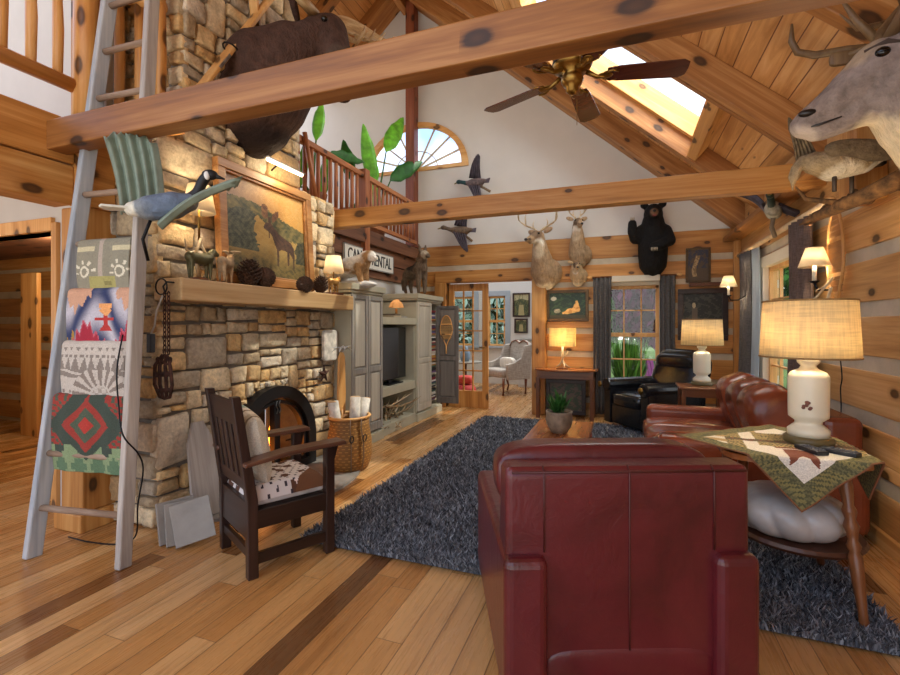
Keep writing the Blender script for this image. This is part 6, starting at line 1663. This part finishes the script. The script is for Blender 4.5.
def bigplant(label, loc, leaves):
    t = thing('banana_plant', label, 'plant', loc)
    MB().lathe([(.12, 0), (.17, .26), (.18, .3), (.15, .3), (.0, .27)], n=24).build('pot', flat('terracotta', '#8A5A3E', .7), t, True)
    for lf_ in leaves: big_leaf(t, (0, 0, .27), *lf_)
    return t
X0 = -3.55
bigplant('tall green big-leaf plant at the left of the balcony, behind the railing near the chimney', (X0, 4.75, 2.66), [((.05, .0, .95), (.08, .06, 1.42), .10, LEAF), ((.1, .2, .85), (.2, .75, .98), .10, LEAFD), ((.05, .1, .25), (.15, .1, .8), .10, LEAF), ((.05, -.3, .3), (.15, -.35, .75), .09, LEAF)])
bigplant('broad-leaved green plant in the middle of the balcony, before the fan window', (X0, 5.6, 2.66), [((.05, .55, .8), (.05, .3, 1.55), .15, LEAF), ((.0, .5, .75), (.0, .62, 1.22), .17, LEAF), ((-.05, .1, .75), (.1, -.3, 1.12), .13, LEAFD), ((.1, .3, .35), (.12, .35, .8), .13, LEAF)])
bigplant('tall leaning big-leaf plant at the right of the balcony, beside the red gable post', (X0, 6.3, 2.66), [((.05, .25, 1.45), (.12, .62, 2.12), .18, LEAF), ((.1, .3, 1.0), (.3, .9, 1.5), .17, LEAFD), ((.06, .0, .4), (.1, -.2, .8), .1, LEAF)])

# ---------------------------------------------------------------- French door leaf and the room beyond
fdn = MB(); x0, x1 = -2.74, -2.05
fdn.box(x0, x0+.1, 7.33, 7.375, 0, 2.05); fdn.box(x1-.1, x1, 7.33, 7.375, 0, 2.05); fdn.box(x0+.1, x1-.1, 7.33, 7.375, 0, .28); fdn.box(x0+.1, x1-.1, 7.33, 7.375, 1.93, 2.05)
fo = struct(fdn.build('door_1', log_wood('z'), bev=.006))
mu = MB()
for i in (1, 2): xx = x0 + .1 + (x1-x0-.2)*i/3; mu.box(xx-.011, xx+.011, 7.335, 7.37, .28, 1.93)
for j in range(1, 5): zz = .28 + 1.65*j/5; mu.box(x0+.1, x1-.1, 7.335, 7.37, zz-.011, zz+.011)
mu.build('muntins', log_wood('x'), fo); MB().box(x0+.1, x1-.1, 7.35, 7.354, .28, 1.93).build('pane', pane_glass(), fo)
MB().tube([(x1-.05, 7.33, 1.0), (x1-.05, 7.28, 1.0), (x1-.13, 7.275, 1.0)], .009, 8).build('handle', BRASS, fo, True)
log_ = struct(panel('wall_sunroom', [(-4.6, 0), (-.3, 0), (-.3, 2.75), (-4.6, 2.75)], [[(-3.0, .85), (-2.53, .85), (-2.53, 2.07), (-3.0, 2.07)], [(-3.9, .85), (-3.3, .85), (-3.3, 2.07), (-3.9, 2.07)]], lambda a, b, d: (a, d, b), 10.6, 10.72, WHITE))
BLUET = flat('blue_grey_trim', '#9FA9B0', .6, 0, .05, 4, .03)
sash_window('window_5', 'x', 10.6, -2.98, -2.55, .88, 2.05, 2, 2, pine('x'), casing=.12, case_m=BLUET)
sash_window('window_6', 'x', 10.6, -3.88, -3.32, .88, 2.05, 2, 2, pine('x'), casing=.12, case_m=BLUET)
struct(MB().box(-.42, -.3, 7.46, 10.6, 0, 2.75).build('wall_sunroom_right', WHITE)); struct(MB().box(-4.6, -4.48, 7.46, 10.6, 0, 2.75).build('wall_sunroom_left', WHITE))
picture('tall framed woodland print on the white wall of the far room, upper of two', -2.37, -1.97, 1.56, 2.11, 10.6, dark_wood('x'), art_woods, .035)
picture('smaller framed woodland print on the white wall of the far room, lower of two', -2.33, -2.02, 1.19, 1.52, 10.6, dark_wood('x'), lambda u, v: art_woods(1-u, v*.8), .035)
cbx = thing('white_cupboard', 'low white cupboard against the far wall of the next room', 'cupboard', (-1.5, 10.35, 0))
MB().box(-.65, .65, -.2, .23, 0, 1.02).build('carcass', WHITE, cbx, bev=.005); MB().box(-.68, .68, -.23, .23, 1.02, 1.06).build('top', GRY, cbx, bev=.004)
for x in (-.64, .01): MB().box(x, x+.63, -.215, -.2, .05, .98).build('door', DRYW, cbx, bev=.004)
wc = thing('wing_chair', 'pale grey upholstered wing chair with cabriole legs in the next room', 'armchair', (-2.2, 9.2, 0), 140)
UP = cloth('grey_linen', '#B9B2A8', '#98918A', 70)
# local +y forward
b = MB(); b.sup((0, .02, .42), (.31, .33, .09), (.4, .25)); b.build('seat', UP, wc, True)
b = MB(); b.prism([(-.33, .32), (.33, .32), (.34, .9), (.25, 1.02), (.12, 1.06), (0, 1.0), (-.12, 1.06), (-.25, 1.02), (-.34, .9)], -.34, -.26, lambda a, c_, d: (a, d - (c_ - .4)*.15, c_)); b.build('backrest', UP, wc, bev=.02, seg=3)
MB().tube([(x, -.25 - (z-.4)*.15, z) for x, z in [(-.33, .5), (-.34, .9), (-.25, 1.02), (-.12, 1.06), (0, 1.0), (.12, 1.06), (.25, 1.02), (.34, .9), (.33, .5)]], .014, 8).build('carved_trim', walnut('x'), wc, True)
for q in (-1, 1):
    b = MB(); b.prism([(-.34, .3), (.22, .3), (.24, .6), (.05, .64), (-.12, .72), (-.2, .96), (-.38, .98)], q*.33 - .03, q*.33 + .03, lambda a, c_, d: (d, a, c_)); b.build('wing', UP, wc, bev=.015, seg=3)
    for y in (.27, -.28): MB().tube([(q*.29, y, .33), (q*.31, y + .02, .22), (q*.285, y, .1), (q*.3, y + .02, 0)], [.03, .026, .016, .02], 8).build('leg', walnut('z'), wc, True)
b = MB(); b.sup((0, -.05, .6), (.22, .07, .12), (.6, .4)); tag_o = b.build('bolster', flat('ivory', '#E2DCD0', .8), wc, True)
tbx = thing('side_table', 'small round table in the next room, seen through the French door glass', 'table', (-3.0, 9.0, 0))
MB().lathe([(.0, .60), (.34, .60), (.34, .63), (0, .63)], n=28).build('tabletop', GRY, tbx); MB().tube([(0, 0, .02), (0, 0, .6)], .035, 10).build('pedestal', walnut('z'), tbx, True); MB().lathe([(.2, 0), (.2, .02), (.05, .05), (0, .05)], n=20).build('foot', walnut('x'), tbx)
rdp = thing('red_pouf', 'red round pouf on the floor of the next room, behind the French door', 'pouf', (-2.72, 8.15, 0))
MB().lathe([(.15, 0), (.2, .06), (.21, .18), (.17, .27), (0, .28)], n=28).build('body', flat('red_fabric', '#B0282A', .7, 0, .15, 9, .2), rdp, True); MB().lathe([(.205, .1), (.214, .12), (.205, .14)], n=28).build('piping', flat('ivory2', '#E2DCD0', .8), rdp, True)
tag(MB().sup((-2.72, 8.15, .36), (.16, .12, .08), (.6, .5)).build('red_cushion', flat('red_fabric2', '#C23A34', .7, 0, .15, 9, .2), None, True), 'small red cushion lying on the red pouf', 'cushion')
tag(MB().lathe([(.08, 0), (.11, .08), (.1, .2), (.05, .26), (.06, .3)], (-3.0, 9.0, .632), 20).build('vase', flat('vase_blue', '#7C90A6', .3), None, True), 'blue-grey vase on the round table in the next room', 'vase')
tag(MB().box(-7.6, -7.53, 4.04, 4.052, 1.12, 1.24).build('light_switch', flat('switch', '#E2D2A8', .5), None, bev=.003), 'ivory light switch on the log wall through the left doorway', 'light switch')

# ---------------------------------------------------------------- garden outside
struct(MB().add([(-40, 7.6, -.3), (40, 7.6, -.3), (40, 60, -.3), (-40, 60, -.3)], [(0, 1, 2, 3)]).build('ground_lawn', flat('lawn', '#56722E', .9, 0, .25, .8, .3)))
struct(MB().add([(1.8, -2, -.3), (40, -2, -.3), (40, 7.6, -.3), (1.8, 7.6, -.3)], [(0, 1, 2, 3)]).build('ground_yard', flat('lawn', '#56722E', .9, 0, .25, .8, .3)))
LFL = leafmat('leaf_pale', '#5A7264', '#A8BCB0')
def shrub(name, label, cat, loc, r, col, n_, seed, lsz=.09, trunk=None, spiky=False):
    t = thing(name, label, cat, loc); rs = random.Random(seed); b = MB()
    for k in range(n_):
        if spiky:
            an = rs.uniform(0, 2*PI); q = rs.random() ** .5; o_ = Vector((r[0]*q*math.cos(an)*.5, r[1]*q*math.sin(an)*.5, 0)); tip = Vector((r[0]*q*math.cos(an)*1.3, r[1]*q*math.sin(an)*1.3, r[2]*2*rs.uniform(.5, 1)))
            s = Vector((-math.sin(an), math.cos(an), 0)) * lsz * .3; b.add([o_ - s, o_ + s, (o_ + tip)*.5 + Vector((0, 0, r[2]*.35)) + s, tip, (o_ + tip)*.5 + Vector((0, 0, r[2]*.35)) - s], [(0, 1, 2, 3, 4)]); continue
        while True:
            p = Vector((rs.uniform(-1, 1), rs.uniform(-1, 1), rs.uniform(-1, 1)))
            if .45 < p.length < 1: break
        p = Vector((p.x*r[0], p.y*r[1], p.z*r[2] + r[2]))
        M = Matrix.Translation(p) @ Euler((rs.uniform(0, 6), rs.uniform(0, 6), rs.uniform(0, 6))).to_matrix().to_4x4(); a = lsz * rs.uniform(.6, 1.3)
        b.add([(-a, 0, 0), (0, -a*.45, 0), (a, 0, 0), (0, a*.45, 0)], [(0, 1, 2, 3)], M)
    b.build('foliage', col, t)
    if trunk: MB().tube([(0, 0, -trunk), (.03, 0, r[2]), ], [.1, .05], 8).build('trunk', flat('bark', '#5A4634', .9, 0, .3, 9, .4), t, True)
    else: MB().tube([(0, 0, -.02), (0, 0, r[2]*.9)], [.04, .02], 6).build('stem', flat('bark', '#5A4634', .9, 0, .3, 9, .4), t, True)
    return t
LF1 = leafmat('leaf_green', '#16300F', '#4F8038'); LF2 = leafmat('leaf_dark', '#102410', '#38623A'); LFP = leafmat('leaf_plum', '#180A14', '#5E2A4A'); LFG = leafmat('grass_blade', '#24441A', '#548436')
shrub('plum_tree', 'purple-leaved tree in the garden, right half of the back window', 'tree', (1.15, 12.5, .75), (1.5, 1.2, 1.5), LFP, 5200, 1, .15, 1.8)
shrub('green_tree', 'green leafy tree in the garden, left half of the back window', 'tree', (-1.25, 13.0, .35), (1.5, 1.2, 1.8), LF1, 5200, 2, .15, 1.3)
shrub('grass_clump', 'tall ornamental grass clump outside the back window, at the left', 'plant', (.12, 9.4, -.3), (.3, .3, .75), LFG, 700, 3, .09, None, True)
shrub('grass_clump', 'dark green grass clump outside the back window, beside the purple chair', 'plant', (.15, 10.4, -.3), (.3, .3, .5), LF2, 600, 4, .09, None, True)
shrub('low_shrub', 'low green shrub outside the back window, below the sill', 'shrub', (.45, 8.6, -.3), (.5, .3, .35), LF1, 1500, 5, .06)
shrub('far_tree', 'far green tree beyond the garden, behind the back window', 'tree', (3.5, 24, 0), (5, 3, 3.2), LF1, 4200, 6, .35, .5)
shrub('far_tree', 'far dark tree beyond the garden, left behind the back window', 'tree', (-8, 24, 0), (5, 3, 3.4), LF2, 4200, 7, .35, .5)
shrub('yard_tree', 'green tree outside the right-hand window', 'tree', (6.5, 14.5, 0), (2.2, 2.2, 2.3), LFL, 3000, 8, .2, .4)
shrub('yard_tree', 'bluish-green tree far outside the right-hand window', 'tree', (10.5, 18, 0), (3, 3, 2.6), LFL, 3000, 9, .25, .4)
shrub('sunroom_tree', 'green tree outside the far room window', 'tree', (-4.6, 21, -.2), (3.6, 2, 2.6), LFL, 2200, 10, .2, .4)
ad = thing('garden_chair', 'purple slatted garden chair outside the back window', 'chair', (.62, 11.0, -.3), -150)
ad.scale = (.85, .85, .85)
PUR = flat('magenta_paint', '#86306E', .5, 0, .05, 5, 0)
for k in range(6): 
    x = -.25 + .1*k; h = .95 + .1*math.cos((k-2.5)*.6); M = Matrix.Translation((x, -.2, .3)) @ Euler((R(18), 0, 0)).to_matrix().to_4x4(); MB().box(-.043, .043, -.012, .012, 0, h - .2, M=M).build('back_slat', PUR, ad)
for k in range(5): MB().box(-.3, .3, -.2 + .11*k, -.1 + .11*k, .32 + .02*k, .34 + .02*k).build('seat_slat', PUR, ad)
for q in (-1, 1):
    MB().box(q*.36 - .07, q*.36 + .07, -.3, .4, .58, .605).build('armrest', PUR, ad); MB().box(q*.33-.02, q*.33+.02, .28, .38, 0, .58).build('leg', PUR, ad); MB().box(q*.33-.02, q*.33+.02, -.3, -.2, 0, .58).build('leg', PUR, ad)
